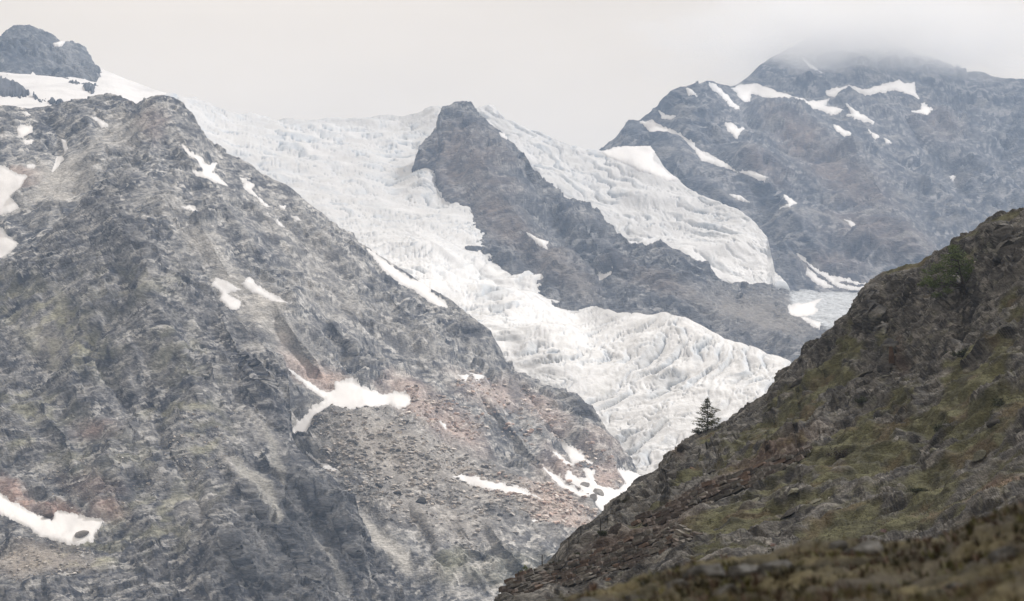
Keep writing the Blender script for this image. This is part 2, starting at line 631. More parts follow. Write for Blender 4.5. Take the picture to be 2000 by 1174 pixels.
# ------------------------------------------------------------------ snow outlines (pixels of the photograph, laid on the terrain below)
SN6 = [
 ('large dazzling snow patch on bare slabs at the left edge', [(-45,318),(0,323),(18,334),(53,347),(42,366),(20,384),(38,407),(18,416),(-45,424)]),
 ('snow tongue at the left edge above the dark front rib', [(-45,436),(0,444),(12,460),(38,476),(22,492),(0,515),(-45,545)]),
 ('ragged little snow patch high on the far left slope, upper one', [(33,254),(46,245),(61,248),(62,258),(51,266),(41,268)]),
 ('rounded little snow patch high on the far left slope, lower one', [(46,275),(66,274),(62,282),(48,283)]),
 ('thin sliver of snow just under the far left ridge', [(41,219),(50,219),(60,225),(50,227)]),
 ('leaning snow sliver below the hollow of the left skyline', [(179,230),(192,232),(200,238),(214,245),(207,248),(194,243)]),
 ('short upright streak of snow on the upper left slope', [(119,272),(128,275),(132,291),(126,296),(122,284)]),
 ('crooked vertical streak of snow in a gully at upper left', [(112,306),(120,302),(126,311),(118,322),(103,335),(106,325)]),
 ('tiny snow dab right above the large left edge snow patch', [(52,323),(70,323),(66,330),(53,330)]),
 ('forked snow patch on the right flank below the left summit', [(354,280),(368,294),(393,314),(406,325),(423,319),(415,338),(430,351),(446,366),(425,359),(405,348),(382,345),(377,333),(398,336),(384,316),(365,300)]),
 ('small forked snow streak near the crest right of the left summit', [(469,347),(483,356),(499,358),(491,370),(503,384),(494,380),(484,371),(474,366),(478,357)]),
 ('thin snow dash below the small forked streak near the crest', [(506,387),(516,394),(527,404),(518,402)]),
 ('tiny bright snow dot close to the left mountain crest', [(546,401),(557,402),(555,408),(547,406)]),
 ('narrow diagonal snow dash close to the left mountain crest', [(567,421),(580,426),(592,433),(578,431)]),
 ('very thin snow dash left of the diagonal dash near the crest', [(539,430),(546,434),(554,445),(545,441)]),
 ('thin curved snow ledge in the middle of the left mountain', [(354,405),(371,403),(384,415),(389,422),(368,410)]),
 ('long diagonal snow ramp under the right crest of the left mountain', [(717,487),(732,493),(738,502),(762,517),(783,533),(803,546),(826,551),(843,563),(840,571),(866,589),(874,600),(859,600),(838,590),(815,571),(792,557),(772,545),(749,524),(733,508),(723,496)]),
 ('split snow patch against the dark edge of the front rib', [(421,540),(443,551),(469,565),(444,573),(469,590),(469,602),(453,606),(430,583),(434,572),(415,556)]),
 ('tapering snow streak on the pale slab beside the split patch', [(471,554),(488,541),(500,557),(523,572),(567,598),(540,591),(506,576)]),
 ('broad white snow field in the hollow above the brown moraine', [(561,721),(588,737),(637,768),(655,761),(654,747),(688,746),(714,760),(744,773),(774,768),(796,770),(804,786),(788,799),(764,791),(710,794),(690,801),(647,794),(612,816),(600,845),(583,854),(570,840),(597,815),(606,799),(630,792),(634,780),(598,753)]),
 ('slim snow streak at the left foot of the brown moraine', [(600,887),(627,902),(659,917),(663,926),(637,916)]),
 ('small snow patch on the pinkish bench, left of a pair', [(892,732),(916,733),(908,745)]),
 ('small snow patch on the pinkish bench, right of a pair', [(919,728),(948,734),(931,743)]),
 ('tiny wedge of snow at the upper right edge of the brown moraine', [(856,821),(871,829),(870,838)]),
 ('long flat snow patch below the brown moraine in the lower middle', [(886,931),(901,926),(927,930),(945,937),(970,944),(1003,951),(1030,962),(1055,976),(1030,971),(1000,966),(965,958),(945,955),(915,946)]),
 ('pointed snow fan below the dark cliff beside the glacier snout', [(1091,856),(1105,868),(1121,878),(1139,889),(1156,907),(1131,901),(1118,905),(1110,892),(1098,871)]),
 ('snow strip left of the pointed fan near the glacier snout', [(1078,884),(1100,894),(1119,908),(1104,909),(1089,897)]),
 ('long snow chute running down left of the glacier snout', [(1060,914),(1080,926),(1105,947),(1141,965),(1160,980),(1131,972),(1090,950),(1071,931)]),
 ('wide snow field with two boulders below the glacier snout', [(1106,917),(1131,933),(1150,938),(1138,916),(1164,919),(1158,930),(1167,945),(1203,956),(1222,945),(1203,918),(1235,922),(1275,930),(1290,965),(1225,995),(1185,1012),(1163,987),(1150,971),(1131,956),(1104,940)]),
 ('tiny snow dot in the red boulder field at lower centre', [(1038,1016),(1050,1017),(1048,1024),(1040,1022)]),
]
SN7 = [('bright snow bed in the hollow at the lower left', [(-45,948),(0,966),(21,982),(52,998),(84,1011),(100,1016),(115,1002),(140,1003),(168,1012),(202,1019),(190,1036),(176,1055),(150,1060),(112,1054),(77,1047),(56,1029),(28,1015),(0,1003),(-45,992)])]
SN1 = [
 ('snow shelf under the clouded peak, left part', [(1430,173),(1443,167),(1479,163),(1500,171),(1532,183),(1549,189),(1536,195),(1511,194),(1490,191),(1468,183),(1462,197),(1453,199),(1442,186)]),
 ('snow shelf under the clouded peak, middle part', [(1549,187),(1579,196),(1619,193),(1611,203),(1633,207),(1648,214),(1625,220),(1604,213),(1583,211),(1568,204),(1556,195)]),
 ('small snow wedge joining the shelves under the clouded peak', [(1614,182),(1640,174),(1660,165),(1645,178),(1630,188),(1616,187)]),
 ('broad snow shelf under the clouded peak, right part', [(1660,167),(1686,174),(1722,167),(1754,157),(1768,163),(1787,161),(1787,178),(1799,200),(1779,186),(1747,175),(1715,181),(1690,186),(1671,177)]),
 ('slanting snow gully below the pointed right shoulder summit', [(1385,161),(1395,163),(1418,184),(1445,215),(1431,209),(1410,188),(1388,172)]),
 ('small snow patch left of the pointed right shoulder summit', [(1342,173),(1352,175),(1361,189),(1346,186)]),
 ('long snow ramp slanting down the right mountain', [(1251,239),(1275,236),(1289,248),(1321,261),(1348,280),(1376,303),(1404,312),(1442,339),(1404,325),(1371,314),(1357,296),(1329,270),(1306,263),(1278,266)]),
 ('snow strip continuing the long ramp on the right mountain', [(1444,337),(1468,337),(1499,345),(1491,351),(1468,345)]),
 ('flat little snow patch above the long ramp near the skyline', [(1288,220),(1302,227),(1321,230),(1312,236),(1294,233)]),
 ('irregular snow patch alone on the right mountain face', [(1416,241),(1431,243),(1436,252),(1453,252),(1438,268),(1421,256)]),
 ('forked snow streak below the middle snow shelf', [(1653,202),(1670,215),(1706,238),(1675,231),(1653,220),(1668,222)]),
 ('small slanting snow patch in the centre of the right face', [(1626,241),(1647,254),(1662,260),(1650,268),(1633,256)]),
 ('thin snow dash on the right face, upper of two', [(1697,252),(1717,266),(1712,268),(1698,256)]),
 ('thin snow dash on the right face, lower of two', [(1723,265),(1741,278),(1732,278)]),
 ('star shaped snow patch under the right end of the shelf', [(1798,202),(1811,211),(1823,213),(1809,227),(1795,222),(1780,219),(1799,214)]),
 ('faint flat snow strip beside the right icefall', [(1421,381),(1445,383),(1464,393),(1440,388)]),
 ('hooked snow patch low on the right mountain', [(1531,379),(1546,390),(1556,396),(1542,404),(1524,408),(1540,398)]),
 ('crooked snow dash low on the right mountain', [(1646,429),(1661,432),(1667,440),(1674,451),(1662,444),(1656,435)]),
 ('tiny snow spot in the long gully at far right', [(1855,343),(1866,344),(1862,351)]),
 ('thin snow line just under the cloud', [(1566,112),(1586,127),(1606,142),(1584,131)]),
 ('long snow trough at the foot of the right mountain', [(1559,500),(1572,505),(1582,519),(1602,531),(1622,542),(1650,548),(1700,554),(1672,556),(1647,552),(1631,550),(1643,558),(1665,562),(1700,559),(1700,568),(1661,568),(1638,563),(1625,556),(1609,542),(1595,535),(1578,519),(1564,508)]),
 ('dirty snow streak left of the trough at the mountain foot', [(1576,528),(1595,543),(1627,563),(1610,563),(1590,551),(1573,540)]),
]
SN3 = [
 ('arrow shaped snow patch on the dark central rock peak', [(1029,454),(1050,464),(1073,470),(1066,479),(1068,489),(1050,474)]),
 ('small snow patch in the notch right of the central rock peak', [(1164,543),(1175,536),(1184,537),(1197,524),(1192,541),(1172,548)]),
 ('bright snow lobe on grey ice behind the dark slope', [(1539,600),(1552,594),(1579,592),(1605,583),(1591,600),(1599,604),(1590,615),(1557,621),(1542,611)]),
 ('small snow strip below the bright lobe on grey ice', [(1560,620),(1579,622),(1601,632),(1598,640),(1585,634)]),
 ('tiny snow wedge high on the right edge of the central peak', [(975,259),(985,264),(990,272),(979,268)]),
]
SN2 = [('smooth snow saddle between the right icefall and the right mountain', [(1172,298),(1212,287),(1250,284),(1280,288),(1276,312),(1300,334),(1335,356),(1290,348),(1240,328),(1200,311)])]
SN5 = [('small snow cap in the notch of the upper left peak', [(104,86),(116,82),(127,82),(120,89),(107,91)])]
polys = lambda L: [p for _, p in L]

# ------------------------------------------------------------------ materials of the terrain
M_far = mat_surface('far_rock', 0.12, 4.0, (0.6, 1.35), stretch=(1, 1, 2.5), rot=(0.5, 0.4, 0))
M_left = mat_surface('grey_rock', 0.30, 1.7, (0.5, 1.42), stretch=(1, 1, 2.5), rot=(0.3, 0.5, 0))
M_slope = mat_surface('slope_rock_and_turf', 2.4, 0.2, (0.5, 1.5), stretch=(1, 1, 2.0), rot=(0.2, 0.6, 0))
M_near = mat_surface('heath_ground', 22.0, 0.02, (0.5, 1.4))
M_ice = mat_surface('glacier_ice', 0.2, 1.1, (0.93, 1.04), rough=0.7, spec=0.3)
M_snow = mat_surface('old_snow', 0.25, 0.12, (0.97, 1.02), rough=0.8, spec=0.25)

# ------------------------------------------------------------------ right mountain (farthest)
def tint1(col, P, u, v, n, r1, r2, s):
    nz = fbm(P / 160, 3)
    col = mixc(col, (0.20, 0.155, 0.13), blobs(u + nz * 30, v + nz * 30, [(1560,260,70,25,25,.8),(1640,330,120,40,35,.7),(1720,470,120,40,20,.7),(1640,520,80,30,0,.6),(1830,250,60,40,40,.5),(1500,330,60,25,20,.5)]) * (0.4 + 0.6 * r2))
    col = mixc(col, (0.30, 0.29, 0.28), sstep(0.35, 0.8, fbm(P / 90 + 4, 3)) * 0.5)
    return col

crest1 = [(1040,420),(1100,360),(1165,300),(1190,286),(1215,268),(1228,246),(1250,237),(1270,226),(1292,204),(1310,193),(1330,173),(1360,163),(1385,157),(1400,163),(1425,169),(1438,167),(1462,149),(1480,131),(1505,113),(1540,95),(1590,70),(1650,58),(1700,66),(1760,92),(1800,112),(1845,125),(1870,138),(1888,151),(1915,150),(1950,155),(2000,157),(2150,148)]
T1 = Terrain(crest1, [(1040,640),(2150,680)],
    [(1040,420,4350),(1165,300,4400),(1215,268,4400),(1292,204,4450),(1385,157,4500),(1438,167,4950),(1505,113,5300),(1590,70,5550),(1650,58,5600),(1760,92,5500),(1888,151,5350),(2000,157,5200),(2150,148,5000),
     (1300,330,4150),(1430,205,4650),(1400,260,4330),(1600,200,4850),(1780,185,4950),(1600,160,5100),(1500,400,3900),(1700,400,3950),(1950,300,4550),(1950,450,4000),(1600,560,3560),(1800,560,3560),(1300,500,3650),(2150,650,3450),(1040,640,3400),(1500,640,3350),(1700,300,4350),(1540,280,4300),(1400,380,3980),(2100,400,4150)],
    rock_relief(4.2, axes(15, -22), [(0.056, 0.064, 0.082), (0.23, 0.23, 0.24)], tint=tint1, hf=0.9, lf=1.1),
    feats=[([(1385,157),(1420,230),(1480,320),(1560,430),(1620,540)], 90, 70, 60), ([(1640,230),(1700,330),(1760,430),(1800,540)], 110, 80, 60),
           ([(1740,200),(1800,290),(1860,345),(1920,430)], -80, 40, 40), ([(1900,170),(1905,300),(1960,420)], 70, 60, 50), ([(1990,170),(1960,300),(1900,420)], -60, 40, 40),
           ([(1270,250),(1330,330),(1440,400),(1500,470)], 40, 50, 40), ([(1560,130),(1640,180),(1680,230)], 50, 40, 40)],
    flat=polys(SN1), soft=24.0)
tag(T1.build('right_mountain', M_far, step=2.7, back=1.6), 'blue grey mountain with snow shelves and a summit lost in cloud', kind='structure')

# ------------------------------------------------------------------ right icefall
def ice_relief(s, ct, rough=None, dirt=None):
    """crevassed ice: c counts the crevasse bands down the glacier, t runs along a band"""
    def f(P, u, v, n):
        c, t = ct(u, v)
        w1 = perlin(P / (s * 20) + 5.2)
        w2 = perlin(P / (s * 8) + 9.1)
        w3 = perlin(P / (s * 3.5) + 2.2)
        cw = c + 0.9 * w1 + 0.20 * w2 + 0.04 * w3
        tw = t + 0.5 * w2
        S = lambda a, b, k: np.stack([cw * a, tw * b, w1 * 1.5 + k], 1)
        m = np.ones(len(P)) if rough is None else rough(u, v, P)
        amp = sstep(-0.35, 0.35, perlin(S(0.3, 0.35, 4.0))) * (0.15 + 0.85 * m)
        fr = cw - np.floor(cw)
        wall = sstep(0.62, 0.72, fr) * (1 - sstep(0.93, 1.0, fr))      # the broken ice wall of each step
        c2 = cw * 2.3 + 0.8 * w2
        f2 = c2 - np.floor(c2)
        amp2 = sstep(-0.1, 0.5, perlin(S(0.8, 1.4, 11.0))) * m
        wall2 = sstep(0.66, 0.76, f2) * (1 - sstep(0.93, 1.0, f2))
        rid = ridged(S(1.3, 1.3, 0.0), 3) - 0.6
        crk = 1 - np.abs(perlin(S(1.8, 2.8, 20.0))) * 1.7
        cross = sstep(0.88, 0.98, crk) * sstep(-0.05, 0.35, perlin(P / (s * 12) + 50))
        big = fbm(P / (s * 45), 3) * s * 3.5
        lump = fbm(P / (s * 7), 3)
        fac, rf = facet(P / (s * 6) + 3, 1.0, 0.3)
        high = saw(cw) * amp * s * 2.3 + saw(c2) * amp2 * s * 0.75 + m * (rid * s * 1.2 + lump * s * 0.25 + fac * s * 0.8) - m * cross * s * 1.4
        gap = sstep(0.92, 0.975, fr) * amp + 0.6 * sstep(0.94, 0.985, f2) * amp2
        high = high - gap * s * 2.0
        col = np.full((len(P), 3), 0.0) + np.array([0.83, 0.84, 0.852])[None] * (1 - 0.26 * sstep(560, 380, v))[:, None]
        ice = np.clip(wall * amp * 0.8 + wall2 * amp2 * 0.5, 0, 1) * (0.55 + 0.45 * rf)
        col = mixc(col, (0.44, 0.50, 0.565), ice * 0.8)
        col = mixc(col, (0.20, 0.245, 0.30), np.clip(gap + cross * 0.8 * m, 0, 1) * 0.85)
        str_ = sstep(0.0, 0.6, fbm(S(2.6, 0.4, 33.0), 3)) * (0.45 + 0.3 * m)
        col = mixc(col, (0.55, 0.55, 0.54), str_ * 0.6)
        snowy = sstep(0.1, 0.5, fbm(S(1.1, 0.35, 44.0), 2)) * (1 - 0.6 * m)
        col = mixc(col, (0.72, 0.725, 0.735), snowy)
        if dirt is not None:
            col = mixc(col, (0.33, 0.33, 0.33), dirt(u, v, P))
        return big, high * (0.72 - 0.22 * sstep(520, 400, v)), col
    return f

def ct_upper(u, v):
    return (v - 0.55 * (u - 1000) + 0.0006 * (u - 1250) ** 2) / 24.0, (u + 0.5 * v) / 38.0

def ct_main(u, v):
    k = sstep(400, 520, v)
    c_a = (v - 0.18 * (u - 600) + 9 * np.sin(u / 60.0)) / 23.0
    du, dv = (u - 960) * 0.85, v - 520
    c_b = np.hypot(du, dv) / 31.0
    t_a = u / 42.0
    t_b = np.arctan2(dv, du) * np.hypot(du, dv) / 42.0
    return c_a * (1 - k) + c_b * k, t_a * (1 - k) + t_b * k

crest2 = [(860,300),(900,240),(930,213),(945,205),(965,206),(985,231),(1010,240),(1050,257),(1085,273),(1130,290),(1175,295),(1215,288),(1272,290),(1300,330),(1335,360),(1380,388),(1440,408),(1475,435),(1498,462),(1507,500),(1514,530),(1545,566),(1570,585)]
T2 = Terrain(crest2, [(860,420),(1000,420),(1200,560),(1570,640)],
    [(860,300,4350),(945,205,4450),(1050,257,4350),(1130,290,4250),(1215,288,4220),(1272,290,4150),(1335,360,3950),(1440,408,3720),(1500,465,3560),(1514,530,3430),(1545,566,3380),(1570,585,3350),
     (1000,330,4050),(1100,350,3980),(1100,420,3800),(1200,400,3850),(1200,500,3600),(1300,450,3650),(1400,500,3520),(1450,550,3380),(1300,600,3300),(860,420,4000),(1240,310,4080)],
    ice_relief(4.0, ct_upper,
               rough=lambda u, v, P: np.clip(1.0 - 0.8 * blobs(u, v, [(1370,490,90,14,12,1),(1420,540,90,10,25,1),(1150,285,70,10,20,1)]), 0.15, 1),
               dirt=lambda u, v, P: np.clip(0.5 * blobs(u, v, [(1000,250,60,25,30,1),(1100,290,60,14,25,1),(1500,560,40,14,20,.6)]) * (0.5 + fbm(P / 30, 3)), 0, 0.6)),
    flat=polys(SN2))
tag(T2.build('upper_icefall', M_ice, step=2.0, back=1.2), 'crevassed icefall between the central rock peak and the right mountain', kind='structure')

# ------------------------------------------------------------------ central rock peak
def tint3(col, P, u, v, n, r1, r2, s):
    nz = fbm(P / 120, 3) * 25
    col = mixc(col, (0.26, 0.205, 0.17), blobs(u + nz, v + nz, [(910,320,75,70,20,.8),(970,420,80,40,40,.7),(1080,520,90,35,40,.5),(1280,560,80,30,20,.5)]) * (0.3 + 0.7 * r2))
    col = mixc(col, (0.25, 0.235, 0.22), blobs(u + nz, v + nz, [(1480,620,130,50,15,.9),(1380,600,50,20,30,.5),(1120,560,60,20,50,.5)]))
    ice = sstep(0, 14, poly_sd(u + nz * 0.2, v, [(1535,560),(1800,570),(1800,700),(1615,650),(1598,640),(1560,622),(1540,605)]))
    col = mixc(col, (0.58, 0.61, 0.64), ice * 0.9)
    return col

def rough3(u, v, P):
    return np.clip(1 - 0.75 * sstep(0, 20, poly_sd(u, v, [(1535,560),(1800,570),(1800,700),(1615,650),(1560,622),(1540,605)])), 0.2, 1)

crest3 = [(760,470),(790,395),(808,340),(815,311),(822,292),(838,271),(855,251),(860,229),(875,211),(888,200),(905,196),(918,201),(930,216),(945,233),(965,246),(985,263),(1005,288),(1025,306),(1040,330),(1055,345),(1080,363),(1100,385),(1118,393),(1140,396),(1170,416),(1185,435),(1200,446),(1232,478),(1250,480),(1290,474),(1320,486),(1345,501),(1370,513),(1395,536),(1410,549),(1440,556),(1490,561),(1540,568),(1600,570),(1690,574),(1800,582)]
T3 = Terrain(crest3, [(760,600),(900,720),(1100,780),(1800,800)],
    [(760,470,3480),(815,311,3560),(860,229,3680),(905,196,3720),(985,263,3620),(1055,345,3480),(1118,393,3400),(1200,446,3290),(1290,474,3140),(1345,501,3120),(1410,549,3110),(1490,561,3180),(1540,568,3230),(1600,570,3250),(1690,574,3260),(1800,582,3280),
     (900,430,3330),(860,340,3500),(1000,510,3090),(1000,400,3320),(1140,600,2880),(1140,480,3150),(1240,560,3010),(1290,610,2880),(1400,650,2800),(1530,700,2720),(1600,640,2950),(1480,610,3000),(760,600,3020),(1100,780,2450),(1800,800,2450),(900,720,2650)],
    rock_relief(3.0, axes(-15, -25), [(0.066, 0.072, 0.086), (0.24, 0.24, 0.245)], tint=tint3, rough_mask=rough3, hf=0.9),
    feats=[([(905,196),(930,300),(1000,400),(1080,500),(1150,590)], 45, 60, 70), ([(985,263),(1060,400),(1150,520),(1190,600)], -40, 30, 30), ([(1118,393),(1170,470),(1230,560)], 40, 40, 40),
           ([(1290,474),(1330,540),(1400,620)], 45, 70, 50), ([(860,230),(850,330),(900,430)], 25, 30, 40)],
    flat=polys(SN3))
tag(T3.build('central_rock_peak', M_far, step=2.4, back=0.8), 'dark pyramid of rock standing between the two icefalls', kind='structure')

# ------------------------------------------------------------------ main glacier
edge = [(838,335),(850,372),(888,404),(920,432),(940,470),(1000,510),(1080,564),(1135,598)]
c4 = []
for (a, b) in edge:
    d3 = float(T3.depth(np.array([float(a)]), np.array([float(b)]))[0])
    c4 += [(a, b, d3 - 4), (a - 14, b + 12, d3 - 45), (a + 14, b - 12, d3 + 45)]
crest4 = [(230,215),(330,180),(345,186),(370,193),(395,195),(410,203),(430,215),(450,221),(480,224),(520,226),(545,235),(600,235),(660,231),(720,231),(780,227),(815,223),(835,213),(855,206),(880,225),(900,260),(903,402),(920,420),(940,458),(1000,500),(1080,556),(1135,596),(1160,602),(1190,605),(1240,608),(1290,614),(1330,624),(1375,640),(1420,659),(1480,680),(1530,700),(1640,750)]
T4 = Terrain(crest4, [(230,420),(400,480),(640,620),(900,740),(1000,860),(1150,960),(1640,980)],
    c4 + [(230,215,3750),(330,180,3950),(430,215,4050),(545,235,4150),(660,231,4250),(780,227,4200),(855,206,4150),(880,235,4050),(815,290,3850),
          (400,300,3500),(500,300,3650),(600,300,3720),(700,300,3750),(600,380,3350),(700,400,3300),(780,370,3470),(760,440,3170),(850,500,2960),(230,420,3100),(500,480,2900),
          (1000,600,2680),(900,570,2780),(1190,605,2680),(1240,608,2600),(1330,624,2500),(1420,659,2420),(1530,700,2340),(1640,750,2280),
          (1000,700,2460),(1100,650,2560),(1250,700,2410),(1250,800,2290),(1165,800,2310),(1250,900,2170),(1400,750,2290),(1500,830,2170),(1100,860,2250),(1640,950,2030),(1000,860,2250),(1250,960,2100),(640,620,2700)],
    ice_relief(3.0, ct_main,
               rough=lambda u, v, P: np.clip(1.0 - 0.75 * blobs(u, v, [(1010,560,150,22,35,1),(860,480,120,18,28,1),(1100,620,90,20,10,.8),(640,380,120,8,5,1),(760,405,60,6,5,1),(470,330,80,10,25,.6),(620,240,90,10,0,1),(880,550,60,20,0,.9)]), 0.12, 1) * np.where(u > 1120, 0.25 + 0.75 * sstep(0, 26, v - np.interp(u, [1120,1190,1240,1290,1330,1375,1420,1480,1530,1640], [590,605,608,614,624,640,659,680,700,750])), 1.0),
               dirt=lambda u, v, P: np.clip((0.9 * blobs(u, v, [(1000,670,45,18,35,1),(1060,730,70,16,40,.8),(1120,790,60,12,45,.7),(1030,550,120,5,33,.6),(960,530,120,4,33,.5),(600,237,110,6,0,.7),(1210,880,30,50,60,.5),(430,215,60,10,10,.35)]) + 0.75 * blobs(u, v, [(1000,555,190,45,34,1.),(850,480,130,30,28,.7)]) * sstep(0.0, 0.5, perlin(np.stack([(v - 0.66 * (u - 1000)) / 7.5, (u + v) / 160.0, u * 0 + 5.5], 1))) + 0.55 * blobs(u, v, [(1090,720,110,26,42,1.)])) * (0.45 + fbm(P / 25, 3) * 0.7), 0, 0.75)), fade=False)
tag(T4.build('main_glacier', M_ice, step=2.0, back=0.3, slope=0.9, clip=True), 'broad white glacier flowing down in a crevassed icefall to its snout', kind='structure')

# ------------------------------------------------------------------ upper left peak and its snowfield
def tint5(col, P, u, v, n, r1, r2, s):
    return mixc(col, (0.26, 0.26, 0.265), blobs(u, v, [(140,125,55,22,50,.8),(90,110,50,15,40,.3)]) * 0.8)

crest5 = [(-90,140),(-30,100),(0,72),(15,60),(28,52),(50,51),(66,54),(84,60),(105,72),(122,83),(130,81),(142,80),(155,88),(168,94),(178,112),(192,131),(198,140),(230,165),(330,200)]
T5 = Terrain(crest5, [(-90,230),(330,260)],
    [(-90,140,4150),(0,72,4300),(50,51,4350),(130,81,4300),(192,131,4220),(330,200,4200),(0,140,4050),(60,146,4040),(130,150,4030),(190,160,4010),(-90,230,3800),(330,260,3800),(100,200,3800),(100,110,4180)],
    rock_relief(3.4, axes(10, 40), [(0.060, 0.068, 0.082), (0.20, 0.205, 0.215)], tint=tint5),
    feats=[([(100,80),(140,110),(185,158)], 25, 25, 18), ([(75,90),(100,125),(130,150)], 20, 20, 14), ([(140,85),(165,120),(192,150)], 20, 12, 20)], flat=polys(SN5))
tag(T5.build('upper_left_peak', M_far, step=2.0, back=1.0), 'blue grey rock peak above a snowfield at the upper left', kind='structure')

def snow_relief(P, u, v, n):
    low = fbm(P / 150, 3) * 5
    high = fbm(P / 25, 3) * 0.8
    col = np.full((len(P), 3), 0.0) + np.array([0.74, 0.74, 0.75])
    col = col * (1 - 0.2 * np.clip(fbm(P / 60 + 3, 4), 0, 1))[:, None]
    return low * 0.4, high, col

crest5s = [(-90,138),(0,141),(30,144),(60,146),(64,140),(70,147),(90,149),(110,151),(132,152),(136,146),(150,151),(162,153),(175,159),(188,161),(193,152),(198,134),(215,141),(250,156),(275,165),(300,175),(325,182),(340,196),(360,225),(385,275),(400,300)]
T5s = Terrain(crest5s, [(-90,260),(400,310)],
    [(-90,138,4000),(0,141,3995),(60,146,3985),(130,150,3975),(190,160,3960),(198,134,4160),(250,156,4080),(300,175,4000),(335,184,3950),(430,235,3850),(0,180,3700),(100,180,3700),(200,180,3780),(270,190,3850),(0,215,3450),(200,210,3500),(-90,260,3200),(430,300,3500),(200,270,3200)],
    snow_relief)
tag(T5s.build('snowfield', M_snow, step=2.0, back=0.15), 'smooth white snowfield below the upper left peak', kind='structure')

# ------------------------------------------------------------------ left mountain
def tint6(col, P, u, v, n, r1, r2, s):
    nz = fbm(P / 70, 3) * 22
    uu, vv = u + nz, v + nz * 0.8
    col = mixc(col, (0.56, 0.54, 0.505), blobs(uu, vv, [(110,350,90,45,-35,.85),(210,270,60,30,-30,.55),(250,250,50,20,0,.4),(505,600,45,45,40,.9),(455,560,60,34,45,.8),(560,660,70,34,40,.7),(400,480,60,26,42,.6),(330,400,50,30,40,.4),(780,650,90,30,35,.35),(700,1010,30,90,-35,.3),(600,480,120,45,38,.3),(660,580,110,40,35,.4)]) * (0.55 + 0.45 * r2))
    col = mixc(col, (0.56, 0.545, 0.515), sstep(-6, 8, poly_sd(uu, vv, [(700,1005),(735,1030),(790,1085),(810,1130),(790,1125),(745,1085),(715,1050)])) * 0.85)
    scree = blobs(uu, vv, [(760,880,150,75,25,1),(900,930,150,60,22,.8),(840,1000,160,50,15,.7),(1080,1000,110,50,25,.9)])
    col = mixc(col, (0.42, 0.39, 0.355), scree * 0.75)
    col = mixc(col, (0.60, 0.48, 0.43), blobs(uu, vv, [(620,735,60,26,25,1.),(810,780,70,30,20,.85),(880,830,70,35,30,.75),(960,760,80,28,10,.6),(1060,810,60,30,40,.6),(1190,940,40,20,10,.9),(1100,930,60,30,30,.6),(1090,1000,70,35,30,.75),(1170,880,50,30,30,.4),(570,680,16,40,-10,.2),(40,350,40,12,-10,.7),(300,240,30,30,0,.35)]) * (0.6 + 0.4 * r2))
    col = mixc(col, (0.35, 0.345, 0.24), blobs(uu, vv, [(890,1110,40,40,0,.55),(1000,1110,80,40,0,.25),(960,1140,60,20,0,.3)]))
    col = mixc(col, (0.07, 0.072, 0.08), blobs(uu, vv, [(1140,800,30,22,40,.9),(1005,760,14,40,-20,.5),(590,800,16,50,-15,.6),(930,650,40,40,30,.35),(600,650,30,40,0,.3)]))  # dark rock tone; the overhang's shade beside the snout is painted in here too
    return col

def rough6(u, v, P):
    nz = fbm(P / 60, 2) * 20
    sm = blobs(u + nz, v + nz, [(760,880,140,70,25,.85),(900,930,140,50,22,.7),(860,1000,120,40,15,.6),(1080,1010,110,45,25,.6),(110,350,80,40,-35,.8),(455,560,55,30,45,.75),(560,660,60,30,40,.7),(505,600,45,40,40,.8),(640,560,80,30,35,.4),(750,1060,20,70,-40,.8),(860,800,70,30,25,.5)])
    return np.clip(1 - sm, 0.15, 1)

